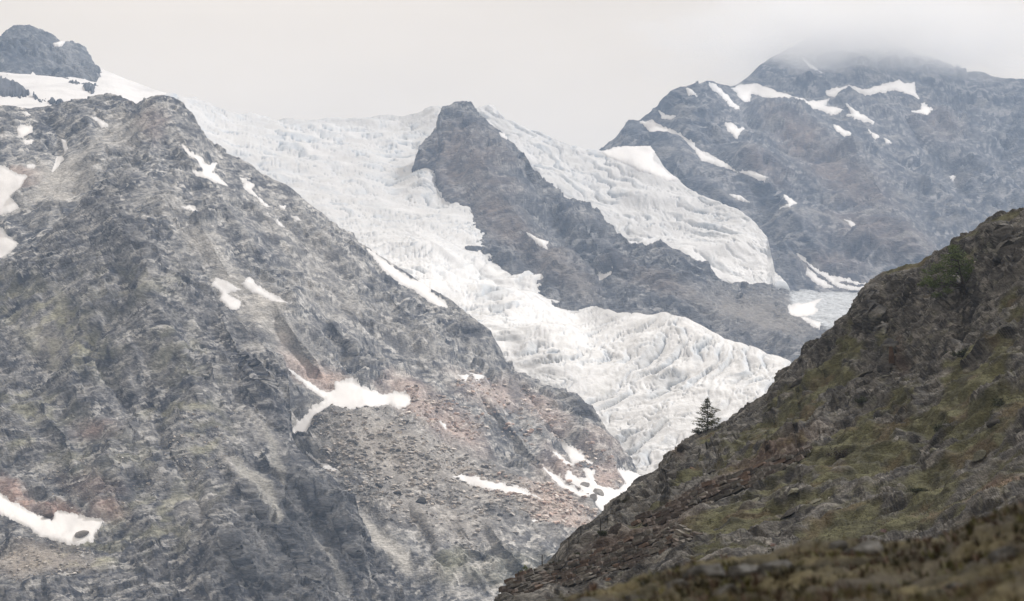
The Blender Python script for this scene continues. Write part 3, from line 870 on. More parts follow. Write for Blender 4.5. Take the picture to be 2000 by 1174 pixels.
crest6 = [(-90,190),(0,206),(30,209),(60,214),(90,210),(120,203),(150,196),(180,190),(210,188),(240,193),(262,200),(272,206),(285,196),(300,190),(320,190),(340,196),(360,208),(375,226),(390,251),(405,276),(430,293),(470,313),(490,321),(510,341),(560,364),(600,396),(640,426),(665,449),(690,456),(700,471),(740,498),(790,529),(830,556),(868,581),(900,606),(935,631),(958,646),(968,668),(985,695),(1000,715),(1030,736),(1060,749),(1090,763),(1120,773),(1150,796),(1167,822),(1190,850),(1215,880),(1232,905),(1248,930),(1320,965),(1400,1000)]
T6 = Terrain(crest6, [(-90,680),(205,560),(420,720),(560,860),(620,1010),(760,1230),(1400,1230)],
    [(-90,190,2950),(60,214,2900),(180,190,2900),(262,200,2870),(310,190,2800),(375,226,2740),(470,313,2680),(560,364,2640),(640,426,2590),(790,529,2500),(868,581,2440),(958,646,2370),(1000,715,2340),(1060,749,2310),(1120,773,2260),(1167,822,2190),(1215,880,2110),(1248,930,2060),(1400,1000,1980),
     (0,300,2660),(0,400,2500),(0,560,2280),(-90,680,2150),(150,300,2650),(205,450,2330),(300,350,2450),(350,600,2130),(450,450,2350),(490,560,2220),(490,700,2030),(560,860,1860),(600,600,2200),(590,700,2080),(650,770,2000),(740,785,1990),(720,797,1890),(640,800,1900),(720,850,1830),(800,820,1890),(850,850,1890),(860,825,1960),(700,650,2220),(800,680,2240),(900,750,2120),(900,660,2330),
     (1000,850,2020),(1100,900,1990),(1180,960,1900),(1180,1010,1820),(900,940,1790),(760,950,1720),(800,1050,1610),(1000,1050,1630),(1100,1080,1640),(850,1230,1430),(1100,1230,1450),(1400,1230,1450),(1090,830,2130),(740,1060,1590),(620,1010,1650),(960,980,1740)],
    rock_relief(1.75, axes(15, -20), [(0.074, 0.080, 0.096), (0.46, 0.455, 0.445)], tint=tint6, rough_mask=rough6, hf=0.95, strata=0.3, aniso=(1.0, 0.95, 1.3)),
    feats=[([(310,190),(290,300),(230,380)], 35, 60, 60), ([(310,190),(390,330),(470,450),(560,560)], 22, 40, 40), ([(540,600),(600,690),(640,740)], 22, 16, 40), ([(640,620),(700,700)], 22, 10, 30),
           ([(1000,730),(1040,790),(1080,860),(1120,900)], -22, 16, 16), ([(1090,765),(1150,800),(1168,830)], 20, 35, 8), ([(925,750),(1010,850),(1080,940)], 22, 12, 40), ([(90,215),(120,290),(100,340)], -25, 25, 25),
           ([(800,980),(850,1050),(880,1120)], 18, 14, 30), ([(940,1010),(1000,1080),(1050,1160)], 16, 14, 30), ([(380,420),(450,540),(520,560)], 15, 30, 30), ([(560,380),(640,480),(720,560)], 14, 26, 55), ([(480,340),(560,450),(640,540)], -12, 28, 28), ([(680,480),(760,570),(840,650)], 13, 26, 55), ([(620,560),(700,640),(760,700)], -10, 26, 26), ([(780,560),(870,650),(940,740)], -11, 28, 28), ([(160,215),(200,300),(180,360)], 14, 40, 30), ([(420,310),(500,400),(560,470)], 13, 26, 50), ([(840,850),(900,930),(960,1010)], -8, 30, 30), ([(880,1000),(940,1080),(980,1160)], 12, 22, 50), ([(1040,1040),(1090,1110),(1120,1180)], 12, 22, 45)],
    flat=polys(SN6), squash=(1900, 0.72), crest_high=0.75)
tag(T6.build('left_mountain', M_left, step=2.0, back=0.9), 'grey rock mountain with snow streaks, moraine and scree on the left', kind='structure')

# ------------------------------------------------------------------ front rib of the left mountain
def tint7(col, P, u, v, n, r1, r2, s):
    nz = fbm(P / 60, 3) * 25
    uu, vv = u + nz, v + nz * 0.8
    col = mixc(col, (0.37, 0.365, 0.265), blobs(uu, vv, [(110,640,130,60,35,.8),(350,700,80,60,40,.4),(60,790,90,35,10,.6),(350,800,80,25,0,.7),(200,900,150,40,0,.35),(400,860,60,50,-40,.55),(330,1010,120,60,-25,.5),(130,1090,110,30,-20,.8),(250,560,120,60,0,.3),(60,880,60,25,0,.6)]) * sstep(-0.25, 0.5, fbm(P / 18, 3)))
    col = mixc(col, (0.52, 0.505, 0.48), blobs(uu, vv, [(90,650,50,30,40,.6),(230,850,80,30,0,.3),(490,940,14,85,-42,.8),(530,860,10,50,-35,.5),(400,1000,40,30,0,.4)]) * 0.7)
    col = mixc(col, (0.55, 0.39, 0.335), blobs(uu, vv, [(20,970,60,25,30,.9),(110,1000,50,16,10,.8),(220,1010,40,20,0,.6),(190,960,60,25,10,.35),(180,840,50,22,10,.45)]) * (0.4 + 0.6 * r2))
    col = mixc(col, (0.38, 0.34, 0.30), blobs(uu, vv, [(60,1090,110,30,0,.8)]))
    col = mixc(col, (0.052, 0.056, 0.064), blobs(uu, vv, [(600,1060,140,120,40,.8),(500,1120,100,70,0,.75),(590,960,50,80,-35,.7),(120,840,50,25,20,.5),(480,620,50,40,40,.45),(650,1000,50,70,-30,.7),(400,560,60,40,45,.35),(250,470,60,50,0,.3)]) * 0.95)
    slab = np.maximum(sstep(-3, 5, poly_sd(u + nz * 0.2, v, [(455,880),(476,888),(520,945),(552,1015),(540,1026),(500,985),(468,930)])), 0.8 * sstep(-3, 5, poly_sd(u + nz * 0.2, v, [(512,835),(530,850),(560,930),(556,955),(535,915)])))
    slab = np.maximum(slab, 0.6 * sstep(-3, 5, poly_sd(u + nz * 0.2, v, [(600,1050),(622,1060),(690,1160),(670,1165)])))
    col = mixc(col, (0.36, 0.355, 0.335), slab * 0.85)
    return col

def rough7(u, v, P):
    return np.clip(1 - blobs(u, v, [(492,945,9,80,-42,.9),(60,1100,100,30,0,.6)]) + 0.3 * blobs(u, v, [(600,1050,150,130,40,1)]), 0.15, 1.35)

crest7 = [(-90,585),(0,514),(40,486),(80,463),(105,448),(150,409),(180,379),(205,357),(225,369),(250,395),(290,440),(320,471),(350,506),(385,546),(420,581),(455,616),(490,651),(520,681),(556,716),(564,760),(569,858),(585,884),(617,912),(661,941),(695,990),(715,1039),(735,1083),(774,1127),(793,1173),(830,1250)]
saws = []
for k, (x, y, L, am, wl, wr) in enumerate([(425,880,200,9,22,60), (490,850,210,10,22,60), (555,900,180,9,20,50), (610,960,170,9,20,50), (520,1000,180,9,22,60), (440,1050,150,8,22,55),
                             (330,900,170,-7,26,26), (250,760,190,-8,28,26), (380,720,170,-8,28,26), (300,560,170,-8,28,26), (150,640,190,-8,30,28), (430,640,150,-7,22,22), (90,560,160,8,24,55), (230,480,170,9,24,55), (330,640,190,9,24,60), (200,900,150,8,24,50), (470,740,130,8,20,50)]):
    saws.append(([(x, y), (x + L * 0.30, y + L * 0.42), (x + L * 0.58, y + L * 0.90)], am, wl, wr))
T7 = Terrain(crest7, [(-90,1260),(830,1260)],
    [(-90,585,1980),(0,514,1990),(105,448,2020),(205,357,2090),(290,440,1960),(350,506,1880),(420,581,1810),(490,651,1740),(556,716,1680),(569,858,1580),(617,912,1530),(695,990,1440),(735,1083,1390),(793,1173,1350),(830,1250,1320),
     (100,600,1830),(100,700,1720),(300,600,1740),(300,800,1590),(100,850,1570),(100,960,1490),(60,1000,1450),(120,1030,1410),(0,940,1510),(100,1065,1370),(-90,1000,1440),(0,1180,1260),(-90,1260,1180),(300,1000,1410),(300,1180,1270),(460,860,1510),(420,760,1620),(545,1020,1390),(600,1000,1430),(450,1050,1340),(600,1150,1310),(450,1260,1220),(250,930,1470),(200,1100,1330)],
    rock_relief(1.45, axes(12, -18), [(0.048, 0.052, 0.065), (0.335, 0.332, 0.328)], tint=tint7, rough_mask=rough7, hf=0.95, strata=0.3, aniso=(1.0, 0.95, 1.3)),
    feats=saws + [([(205,357),(280,480),(330,620),(380,760),(440,860)], 18, 60, 40), ([(120,560),(200,700),(260,830)], -16, 30, 30), ([(60,780),(130,850),(160,960)], 12, 30, 22), ([(420,590),(470,690),(540,790)], 15, 30, 14), ([(180,800),(260,880)], 10, 30, 20)],
    flat=polys(SN7), squash=(1900, 0.72))
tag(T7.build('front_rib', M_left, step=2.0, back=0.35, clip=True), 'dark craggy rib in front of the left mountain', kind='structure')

# rocks that break through the snowfield
for lab, pl in (('dark rock island in the snowfield at the left edge', [(-60,158),(0,157),(20,162),(40,172),(56,185),(30,190),(0,189),(-60,200)]), ('small rock island in the snowfield below the upper left peak', [(158,167),(172,168),(184,173),(182,184),(172,180)]), ('thin rock ledge at the lower rim of the snowfield', [(66,189),(90,194),(122,198),(120,204),(84,198)])):
    o = T5s.patch('rock_outcrop', pl, M_far, thick=9, ragged=4, step=1.6, color=(0.11, 0.115, 0.13), roughness=0.9, width=5.0)
    tag(o, lab, 'outcrop', 'rocks in the snowfield')
# ------------------------------------------------------------------ the dark slope on the right
def grass_mask(P, u, v):
    a = blobs(u, v, [(1600,760,150,45,-38,.8),(1700,900,260,110,-25,.75),(1500,850,120,35,-38,.8),(1900,800,160,130,-30,.7),(1450,1010,170,60,-28,.75),(1650,1030,200,50,-15,.8),(1880,960,180,70,-15,.75),
                     (1430,800,60,14,-38,.9),(1400,855,60,12,-30,.8),(1800,508,70,8,-27,.9),(1880,470,60,8,-22,.8),(1960,430,50,8,-15,.9),(1270,1010,60,20,-35,.6),(1200,1010,50,12,-38,.5),(1350,930,60,14,-35,.6),(1980,620,60,40,-30,.5),(1690,640,60,18,-40,.35),(1640,700,70,20,-40,.5)])
    n = fbm(P / 7.0 * np.array([1, 1, 1.8], np.float32), 4) * 0.9 + perlin(P / 1.6) * 0.25
    return sstep(0.36, 0.64, a + n * 0.66)

def slope_relief():
    rr = rock_relief(0.22, axes(126, 38), [(0.034, 0.034, 0.036), (0.135, 0.131, 0.124)], lf=0.5, hf=1.0, aniso=(0.9, 0.8, 1.7))

    def f(P, u, v, n):
        low, high, col = rr(P, u, v, n)
        g = grass_mask(P, u, v)
        X = P @ axes(126, 38)
        bed = saw(X[:, 2] / 2.1 + fbm(P / 9, 2) * 0.8) * 0.42 + saw(X[:, 2] / 0.8 + fbm(P / 4, 2) * 0.8) * 0.16
        fa, ra = facet(X * np.array([0.55, 0.55, 1.5], np.float32) / 4.5 + 2, 1.1, 0.6)
        fb_, rb = facet(X * np.array([0.6, 0.6, 1.8], np.float32) / 1.7 + 7, 1.1, 0.5)
        high = high + fa * 1.0 + fb_ * 0.36 * (1 - 0.5 * g) + bed * (1 - 0.6 * g)
        col = col * (0.75 + 0.5 * rb)[:, None]
        extra = fbm(P / 14, 3) * 0.9 + (ridged(P / np.array([9, 9, 5], np.float32), 3) - 0.6) * 1.6
        hum = fbm(P / 1.3, 3) * 0.16 + ridged(P / 0.8, 2) * 0.10
        high = high * (1 - 0.55 * g) + hum * g
        k = np.clip(0.5 + fbm(P / 2.2 + 3, 4) * 0.75, 0, 1)[:, None]
        gc = np.array([0.040, 0.040, 0.024]) * (1 - k) + np.array([0.108, 0.108, 0.062]) * k
        br = sstep(0.1, 0.6, fbm(P / 5.0 + 20, 3))[:, None] * 0.6
        gc = gc * (1 - br) + np.array([0.085, 0.062, 0.040]) * br
        col = col * (1 - g[:, None]) + gc * g[:, None]
        li = sstep(0.45, 0.75, fbm(P / 1.1 + 9, 3)) * (1 - g)
        col = mixc(col, (0.15, 0.15, 0.125), li * 0.7)
        col = mixc(col, (0.11, 0.07, 0.05), blobs(u, v, [(1500,900,120,14,-25,.8),(1350,980,90,18,-28,.9),(1250,1060,120,25,-20,.8),(1330,890,14,18,0,.7),(1760,690,14,40,0,.6),(1960,960,70,10,-15,.9)]) * 0.6)
        pale = blobs(u, v, [(1960,965,60,7,-15,.9),(1900,985,40,6,-15,.7),(1820,1010,40,6,-15,.6)])
        col = mixc(col, (0.26, 0.20, 0.16), pale * sstep(0.0, 0.3, fbm(P / 0.6, 2)))
        sz = np.clip(P[:, 1] / 210.0, 0.22, 1.25)          # nearer ground is finer broken and more overgrown
        return low + extra * sz, high * sz, np.clip(col, 0.008, 0.5)
    return f

crest8 = [(930,1230),(965,1182),(985,1152),(1010,1128),(1045,1114),(1085,1096),(1105,1070),(1130,1042),(1180,1002),(1215,968),(1245,942),(1290,920),(1308,890),(1335,870),(1385,847),(1440,810),(1500,770),(1515,740),(1530,720),(1560,700),(1568,680),(1600,660),(1640,630),(1675,585),(1690,566),(1702,548),(1740,535),(1800,506),(1850,480),(1868,467),(1900,450),(1935,425),(1960,417),(2000,411),(2060,395),(2160,350)]
T8 = Terrain(crest8, [(930,1260),(1200,1230),(2160,1250)],
    [(930,1230,190),(985,1152,210),(1045,1114,226),(1085,1096,240),(1130,1042,252),(1180,1002,264),(1245,942,280),(1308,890,292),(1385,847,300),(1440,810,302),(1530,720,300),(1600,660,297),(1690,566,290),(1740,535,287),(1800,506,282),(1868,467,274),(1960,417,264),(2000,411,260),(2160,350,246),
     (1010,1165,200),(1100,1100,222),(1100,1150,208),(1180,1075,217),(1180,1125,205),(1250,1050,211),(1250,1108,199),(1315,1030,206),(1315,1080,196),(1240,1020,232),(1290,995,230),(1300,1018,224),(1380,950,232),(1380,985,222),(1500,903,230),(1500,935,220),(1580,880,226),(1590,897,221),
     (1300,960,255),(1400,900,262),(1500,830,268),(1600,760,270),(1700,680,268),(1800,600,262),(1880,575,252),(2000,520,240),(2000,700,208),(1800,760,226),(1650,850,228),(1800,900,198),(2000,850,178),(1700,970,190),(1550,990,195),(1420,1040,192),(1300,1110,186),(1500,1075,176),(1800,1010,168),(2000,960,152),(1650,1060,168),(2160,900,150),(2160,600,215),(1200,1300,130),(1000,1300,140),(1500,1250,110),(2160,1420,60),(1800,1300,85)],
    slope_relief(),
    feats=[([(1440,815),(1380,870),(1330,930),(1250,1000)], 6, 26, 14), ([(1560,700),(1600,760),(1560,830)], 5, 20, 20), ([(1690,570),(1740,680),(1730,760)], 6, 30, 12), ([(1860,480),(1900,600),(1880,700)], -5, 30, 20), ([(1330,868),(1334,900)], 4, 10, 24), ([(1310,895),(1300,930)], 4, 10, 22), ([(1950,430),(1985,520)], 4, 20, 12), ([(1230,965),(1180,1030),(1140,1080)], 5, 20, 18)], crest_high=0.45)
W1T, W1B = [(984,1154),(1010,1130),(1060,1113),(1130,1092),(1180,1077),(1250,1052),(1318,1030)], [(984,1168),(1010,1174),(1100,1158),(1180,1128),(1270,1106),(1318,1082)]
W2T, W2B = [(1235,1024),(1290,996),(1340,975),(1380,952),(1450,930),(1500,906),(1580,880)], [(1235,1038),(1300,1024),(1370,1000),(1420,976),(1470,958),(1530,928),(1585,895)]
T8.flat = [W1T + [(1365,1050), (1340,1078)] + W1B[::-1], W2T + W2B[::-1]]
tag(T8.build('near_slope', M_slope, step=1.8, back=0.16, slope=1.0), 'dark mountainside of rock ledges and olive turf rising to the right', kind='structure')

# ------------------------------------------------------------------ the ground right in front of the camera
def near_relief(P, u, v, n):
    low = fbm(P / 1.6, 3) * 0.10
    cu, cr_ = facet(P / 0.42, 0.3, 0.5)
    high = fbm(P / 0.35, 4) * 0.05 + (ridged(P / 0.5, 2) - 0.6) * 0.06 + cu * 0.10
    k = np.clip(0.5 + fbm(P / 0.5 + 3, 4) * 0.8, 0, 1)[:, None]
    col = np.array([0.026, 0.024, 0.015]) * (1 - k) + np.array([0.10, 0.088, 0.05]) * k
    r = sstep(0.05, 0.35, fbm(P / 0.8 + 30, 3))[:, None]
    col = col * (1 - 0.6 * r) + np.array([0.055, 0.050, 0.046]) * 0.6 * r
    return low, high, col

crest9 = [(1000,1230),(1050,1186),(1080,1168),(1150,1152),(1230,1132),(1300,1110),(1380,1086),(1440,1080),(1500,1074),(1560,1062),(1620,1054),(1680,1052),(1760,1052),(1800,1042),(1850,1026),(1900,1008),(1950,985),(2000,962),(2060,935),(2180,880),(2600,760)]
T9 = Terrain(crest9, [(1000,1320),(2180,1500),(2600,1500)],
    [(1000,1230,11),(1080,1168,12.5),(1230,1132,13),(1380,1086,13.5),(1500,1074,13.5),(1620,1054,13.5),(1760,1052,13),(1900,1008,12.5),(2000,962,12),(2180,880,11),(2600,760,9.5),(2600,1100,6.5),(2600,1500,2.8),(1000,1320,8),(1300,1174,10),(1600,1174,8.6),(1900,1174,7.6),(2180,1174,7),(1600,1110,11),(1900,1090,10),(1300,1320,6),(1700,1500,3.4),(2180,1500,3.0),(1400,1120,11.5)],
    near_relief)
tag(T9.build('heath_ground', M_near, step=4.0, back=0.012, slope=0.7), 'dark blurred heath ground close to the camera', kind='structure')

# ------------------------------------------------------------------ snow patches
for T, L, grp, th in ((T1, SN1, 'snow patches on the right mountain', 2.8), (T2, SN2, None, 3.0), (T3, SN3, 'snow patches on the central rock peak', 1.1), (T5, SN5, None, 3.0), (T6, SN6, 'snow patches on the left mountain', 0.75), (T7, SN7, None, 0.8)):
    for lab, pl in L:
        ext = np.ptp(np.array(pl), axis=0)
        small = min(ext) < 14
        o = T.patch('snow_patch', pl, M_snow, thick=th * (1.2 if small else 1.0), ragged=1.5 if small else 2.2, step=1.2 if small else 2.0, width=3.0 if small else 7.0)
        tag(o, lab, 'snow patch', grp)

# ------------------------------------------------------------------ rocks
def hull_mesh(name, seed, n=16, box=False, flat=1.0):
    r = random.Random(seed)
    bm = bmesh.new()
    for k in range(n):
        if box:
            p = Vector([r.choice((-1, 1)) * (0.5 - 0.1 * r.random()), r.choice((-1, 1)) * (0.5 - 0.1 * r.random()), r.choice((-1, 1)) * (0.5 - 0.12 * r.random())])
            p[r.randrange(3)] *= r.uniform(0.6, 1.0)
        else:
            p = Vector((r.gauss(0, 1), r.gauss(0, 1), r.gauss(0, 1))).normalized() * r.uniform(0.42, 0.55)
            p.z *= flat
        bm.verts.new(p)
    res = bmesh.ops.convex_hull(bm, input=bm.verts)
    loose = [v for v in bm.verts if not v.link_faces]
    bmesh.ops.delete(bm, geom=loose, context='VERTS')
    me = bpy.data.meshes.new(name)
    bm.to_mesh(me)
    bm.free()
    return me

def rough_rock_mesh(name, seed, mat, sub=3, sx=1, sy=1, sz=1, rug=0.09):
    """a boulder: a hull subdivided and broken up by facets"""
    r = random.Random(seed)
    bm = bmesh.new()
    bmesh.ops.create_icosphere(bm, subdivisions=sub, radius=0.5)
    P = np.array([v.co[:] for v in bm.verts], np.float32)
    off = np.array([r.uniform(0, 50) for _ in range(3)], np.float32)
    # cut by random planes
    for k in range(16):
        nn = np.array([r.gauss(0, 1), r.gauss(0, 1), r.gauss(0, 0.9)])
        nn /= np.linalg.norm(nn)
        d = r.uniform(0.22, 0.38)
        ex = np.maximum(P @ nn - d, 0)
        P = P - ex[:, None] * nn[None]
    f, _ = facet(P * 5 + off, 0.8, 0.5)
    f0, _ = facet(P * 2.4 + off, 0.8, 0.7)
    P = P * (1 + (f * rug + f0 * rug * 2.0 + fbm(P * 6 + off, 3) * 0.05))[:, None]
    P *= np.array([sx, sy, sz])
    for v, p in zip(bm.verts, P):
        v.co = p
    me = bpy.data.meshes.new(name)
    bm.to_mesh(me)
    bm.free()
    me.materials.append(mat)
    return me

M_boulder_far = mat_plain('pale_boulder', (0.23, 0.215, 0.20), scale=3.0)
M_boulder_dark = mat_plain('dark_boulder', (0.062, 0.06, 0.058), scale=4.0)
M_boulder_lichen = mat_plain('lichen_slab', (0.125, 0.125, 0.10), scale=5.0)
M_boulder_white = mat_plain('pale_quartz', (0.36, 0.34, 0.31), scale=4.0)
M_boulder_rust = mat_plain('rusty_rock', (0.085, 0.058, 0.042), scale=4.0)
M_near_rock = mat_plain('grey_heath_rock', (0.066, 0.067, 0.067), scale=9.0, var=0.7)

def boulder(T, name, u, v, w, h, mat, label, group=None, seed=0, tilt=0.0, deep=0.8, sink=0.25, rug=0.09):
    """a rock w x h pixels large whose middle shows at pixel (u, v)"""
    p, n = T.point(u, v)
    px = p.y / F
    me = rough_rock_mesh(name, seed, mat, 3, w * px, w * px * deep, h * px * 1.15, rug)
    o = bpy.data.objects.new(name, me)
    up = Vector((0, 0, 1))
    o.rotation_euler = (0, math.radians(-tilt), random.Random(seed).uniform(-0.5, 0.5))
    o.location = p + n * (h * px * (0.5 - sink) * 0.6)
    link(o)
    tag(o, label, 'boulder', group)
    return o

boulder(T7, 'boulder', 161, 1045, 42, 20, M_boulder_far, 'grey boulder standing at the right end of the lower left snow bed', seed=1)
boulder(T7, 'boulder', 96, 1011, 30, 14, M_boulder_rust, 'reddish boulder at the upper edge of the lower left snow bed', seed=2)
boulder(T6, 'boulder', 1166, 965, 30, 18, M_boulder_far, 'larger boulder in the snow below the glacier snout', 'boulders near the snout', seed=3)
boulder(T6, 'boulder', 1156, 981, 25, 16, M_boulder_far, 'brownish boulder at the lower rim of the snout snow field', 'boulders near the snout', seed=4)
boulder(T6, 'boulder', 1145, 950, 26, 14, M_boulder_far, 'flat boulder between the snow chute and the snout snow field', 'boulders near the snout', seed=5)
boulder(T6, 'boulder', 1060, 990, 14, 9, M_boulder_white, 'small pale boulder in the red boulder field at lower centre', seed=6)
boulder(T6, 'boulder', 832, 898, 16, 10, M_boulder_white, 'pale flat boulder in the middle of the brown moraine', seed=7)
boulder(T6, 'boulder', 698, 903, 18, 8, M_boulder_far, 'low grey boulder on the left of the brown moraine', seed=8)
boulder(T6, 'boulder', 778, 886, 14, 9, M_boulder_dark, 'dark boulder at the top of the brown moraine', seed=9)
boulder(T6, 'boulder', 738, 960, 22, 12, M_boulder_dark, 'dark boulder at the foot of the moraine, left of two', seed=10)
boulder(T6, 'boulder', 775, 970, 26, 13, M_boulder_dark, 'dark boulder at the foot of the moraine, right of two', seed=11)
boulder(T6, 'boulder', 820, 990, 24, 18, M_boulder_dark, 'large dark block below the moraine in the lower middle', seed=12)
boulder(T6, 'boulder', 974, 1016, 20, 9, M_boulder_dark, 'flat dark boulder on grey scree at lower centre', seed=13)

# loose rocks of the moraine and the boulder field: too many to count
def scree(name, T, regions, count, size, mat, label, seed, colr):
    r = np.random.default_rng(seed)
    var = [hull_mesh('scree_piece', 100 + k, 11, flat=0.7) for k in range(8)]
    geo = []
    for me in var:
        V = np.array([v.co[:] for v in me.vertices])
        me.calc_loop_triangles()
        geo.append((V, np.array([t.vertices[:] for t in me.loop_triangles])))
        bpy.data.meshes.remove(me)
    us, vs = [], []
    for cx, cy, rx, ry, an, s in regions:
        k = int(count * s)
        a = r.random(k) * 2 * np.pi
        q = np.sqrt(r.random(k)) * 1.1
        x, y = q * np.cos(a) * rx, q * np.sin(a) * ry
        c, s_ = math.cos(math.radians(an)), math.sin(math.radians(an))
        us.append(cx + x * c - y * s_)
        vs.append(cy + x * s_ + y * c)
    us, vs = np.concatenate(us), np.concatenate(vs)
    ok = vs > T.vc(us) + 6
    for pl in T.flat:
        ok &= poly_sd(us, vs, pl) < 1
    us, vs = us[ok], vs[ok]
    cl_ = fbm(np.stack([us / 34, vs / 22, us * 0 + seed], 1), 3)
    ok = r.random(len(us)) < np.clip(0.55 + cl_ * 1.1, 0.1, 1)
    us, vs = us[ok], vs[ok]
    Q, n, c = T.at(us, vs, full=True)
    PV, PT, PC, off = [], [], [], 0
    for k in range(len(us)):
        V, Tr = geo[r.integers(8)]
        px = Q[k, 1] / F
        s = (size[0] + (size[1] - size[0]) * r.random() ** 5) * px
        a = r.random() * 6.28
        ca, sa = math.cos(a), math.sin(a)
        W = V * np.array([1.0, 0.8, 0.75]) * s
        W = np.stack([W[:, 0] * ca - W[:, 1] * sa, W[:, 0] * sa + W[:, 1] * ca, W[:, 2]], 1) + Q[k] + np.array([0, 0, 0.12 * s])
        PV.append(W)
        PT.append(Tr + off)
        off += len(W)
        base = np.array(colr[r.integers(len(colr))]) * (0.85 + 0.7 * r.random())
        PC.append(np.repeat(base[None], len(W), 0))
    me = np_mesh(name, np.concatenate(PV), tris=np.concatenate(PT), col=np.concatenate(PC), smooth=False)
    me.materials.append(mat)
    tag(link(bpy.data.objects.new(name, me)), label, kind='stuff')

greys = [(0.38, 0.36, 0.34), (0.48, 0.45, 0.42), (0.26, 0.25, 0.24), (0.40, 0.36, 0.32)]
pinks = [(0.50, 0.39, 0.34), (0.54, 0.48, 0.44), (0.36, 0.31, 0.285), (0.60, 0.55, 0.51)]
scree('scree', T6, [(760,880,150,70,25,1), (900,940,150,50,22,.8), (860,1010,150,50,15,.5), (700,930,80,50,40,.4)], 2600, (2.2, 17), M_left, 'grey brown loose stones scattered over the moraine', 21, greys)
scree('scree', T6, [(1095,1005,90,38,28,1.0), (1000,960,90,20,20,.35), (860,810,80,35,25,.6), (1000,800,110,50,30,.5), (1150,930,60,40,30,.4)], 2300, (2.2, 17), M_left, 'pinkish boulder debris below the snow at lower centre', 22, pinks)
scree('scree', T7, [(70,1095,110,40,-5,1), (200,950,120,50,0,.4), (380,880,60,60,-40,.5)], 1100, (2.2, 11), M_left, 'small stones on the ground below the lower left snow bed', 23, greys)

# ------------------------------------------------------------------ boulders and slabs on the near slope
SL = [
 (1345, 893, 40, 22, M_boulder_dark, 'dark overhanging block just below the crest under the lone larch', 10), (1352, 918, 12, 16, M_boulder_rust, 'rust brown rock tooth under the dark overhanging block', 70),
 (1385, 922, 46, 20, M_boulder_dark, 'rounded dark rock right below the overhanging block', 25), (1318, 928, 40, 24, M_boulder_dark, 'dark dome of rock on the slope crest left of the larch', 30),
 (1770, 845, 22, 14, M_boulder_dark, 'dark rock poking out of the turf in the middle of the slope', 20), (1948, 845, 34, 24, M_boulder_dark, 'dark rock hump at the right in the turf', 15),
 (1915, 885, 52, 14, M_boulder_lichen, 'long lichen covered slab tilted in the turf at right', 35), (1732, 935, 46, 12, M_boulder_lichen, 'lichen covered slab standing up in the turf below middle', 40),
 (1760, 920, 26, 9, M_boulder_dark, 'small dark cap rock beside the standing lichen slab', 25), (1838, 902, 26, 14, M_boulder_lichen, 'small pale rock between the two lichen slabs', 30),
 (1555, 985, 34, 20, M_boulder_lichen, 'pale rounded rock right of the upper stone wall', 20), (1545, 1015, 46, 14, M_boulder_dark, 'dark layered rock below the pale rounded rock', 32),
 (1590, 1000, 40, 10, M_boulder_lichen, 'thin lichen slab behind the dark layered rock', 30), (1640, 1010, 40, 12, M_boulder_dark, 'low dark ledge in the lower turf', 25),
 (1470, 985, 46, 9, M_boulder_lichen, 'narrow lichen ledge right below the upper wall', 38), (1955, 470, 22, 26, M_boulder_dark, 'dark block near the top right corner of the slope', 10),
 (1758, 715, 20, 40, M_boulder_rust, 'upright reddish brown rock face in the middle of the slope', 5), (1690, 745, 70, 16, M_boulder_dark, 'long dark ledge in the centre of the slope', 32),
 (1560, 745, 60, 14, M_boulder_dark, 'dark ledge below the notch in the slope crest', 30), (1788, 581, 14, 5, M_boulder_white, 'white stone left of the big tree', 10),
 (1908, 514, 9, 5, M_boulder_white, 'small white stone right of the big tree', 20), (1408, 858, 8, 4, M_boulder_white, 'white pebble right below the lone larch', 10),
 (1976, 680, 12, 4, M_boulder_white, 'white flake in the turf at the right edge', 10), (1745, 735, 10, 4, M_boulder_white, 'small white flake below the reddish rock face', 15),
 (1985, 965, 40, 9, M_boulder_white, 'pale pinkish broken rock at the lower right edge', 12), (1430, 900, 34, 16, M_boulder_dark, 'dark rib of rock between larch and upper wall', 35),
 (1240, 1000, 44, 24, M_boulder_dark, 'dark bulge of rock on the crest above the fence', 35), (1180, 1030, 60, 22, M_boulder_dark, 'dark layered crag directly above the fence', 30),
]
for k, (u, v, w, h, mt, lab, tl) in enumerate(SL):
    boulder(T8, 'boulder', u, v, w, h, mt, lab, 'rocks on the near slope', 40 + k, tl, 0.9)

# ------------------------------------------------------------------ dry stone walls
stones = [hull_mesh('stone', 300 + k, 26, True) for k in range(14)]
M_stone = [mat_plain('wall_stone_brown', (0.086, 0.073, 0.066), scale=2.5, var=0.45), mat_plain('wall_stone_grey', (0.085, 0.080, 0.074), scale=2.5, var=0.45), mat_plain('wall_stone_rust', (0.098, 0.072, 0.058), scale=2.5, var=0.4), mat_plain('wall_stone_pale', (0.125, 0.118, 0.108), scale=2.5, var=0.4)]
stone_var = []
for me in stones:
    for k in range(4):
        m2 = me.copy()
        m2.materials.append(M_stone[k])
        stone_var.append(m2)
    bpy.data.meshes.remove(me)

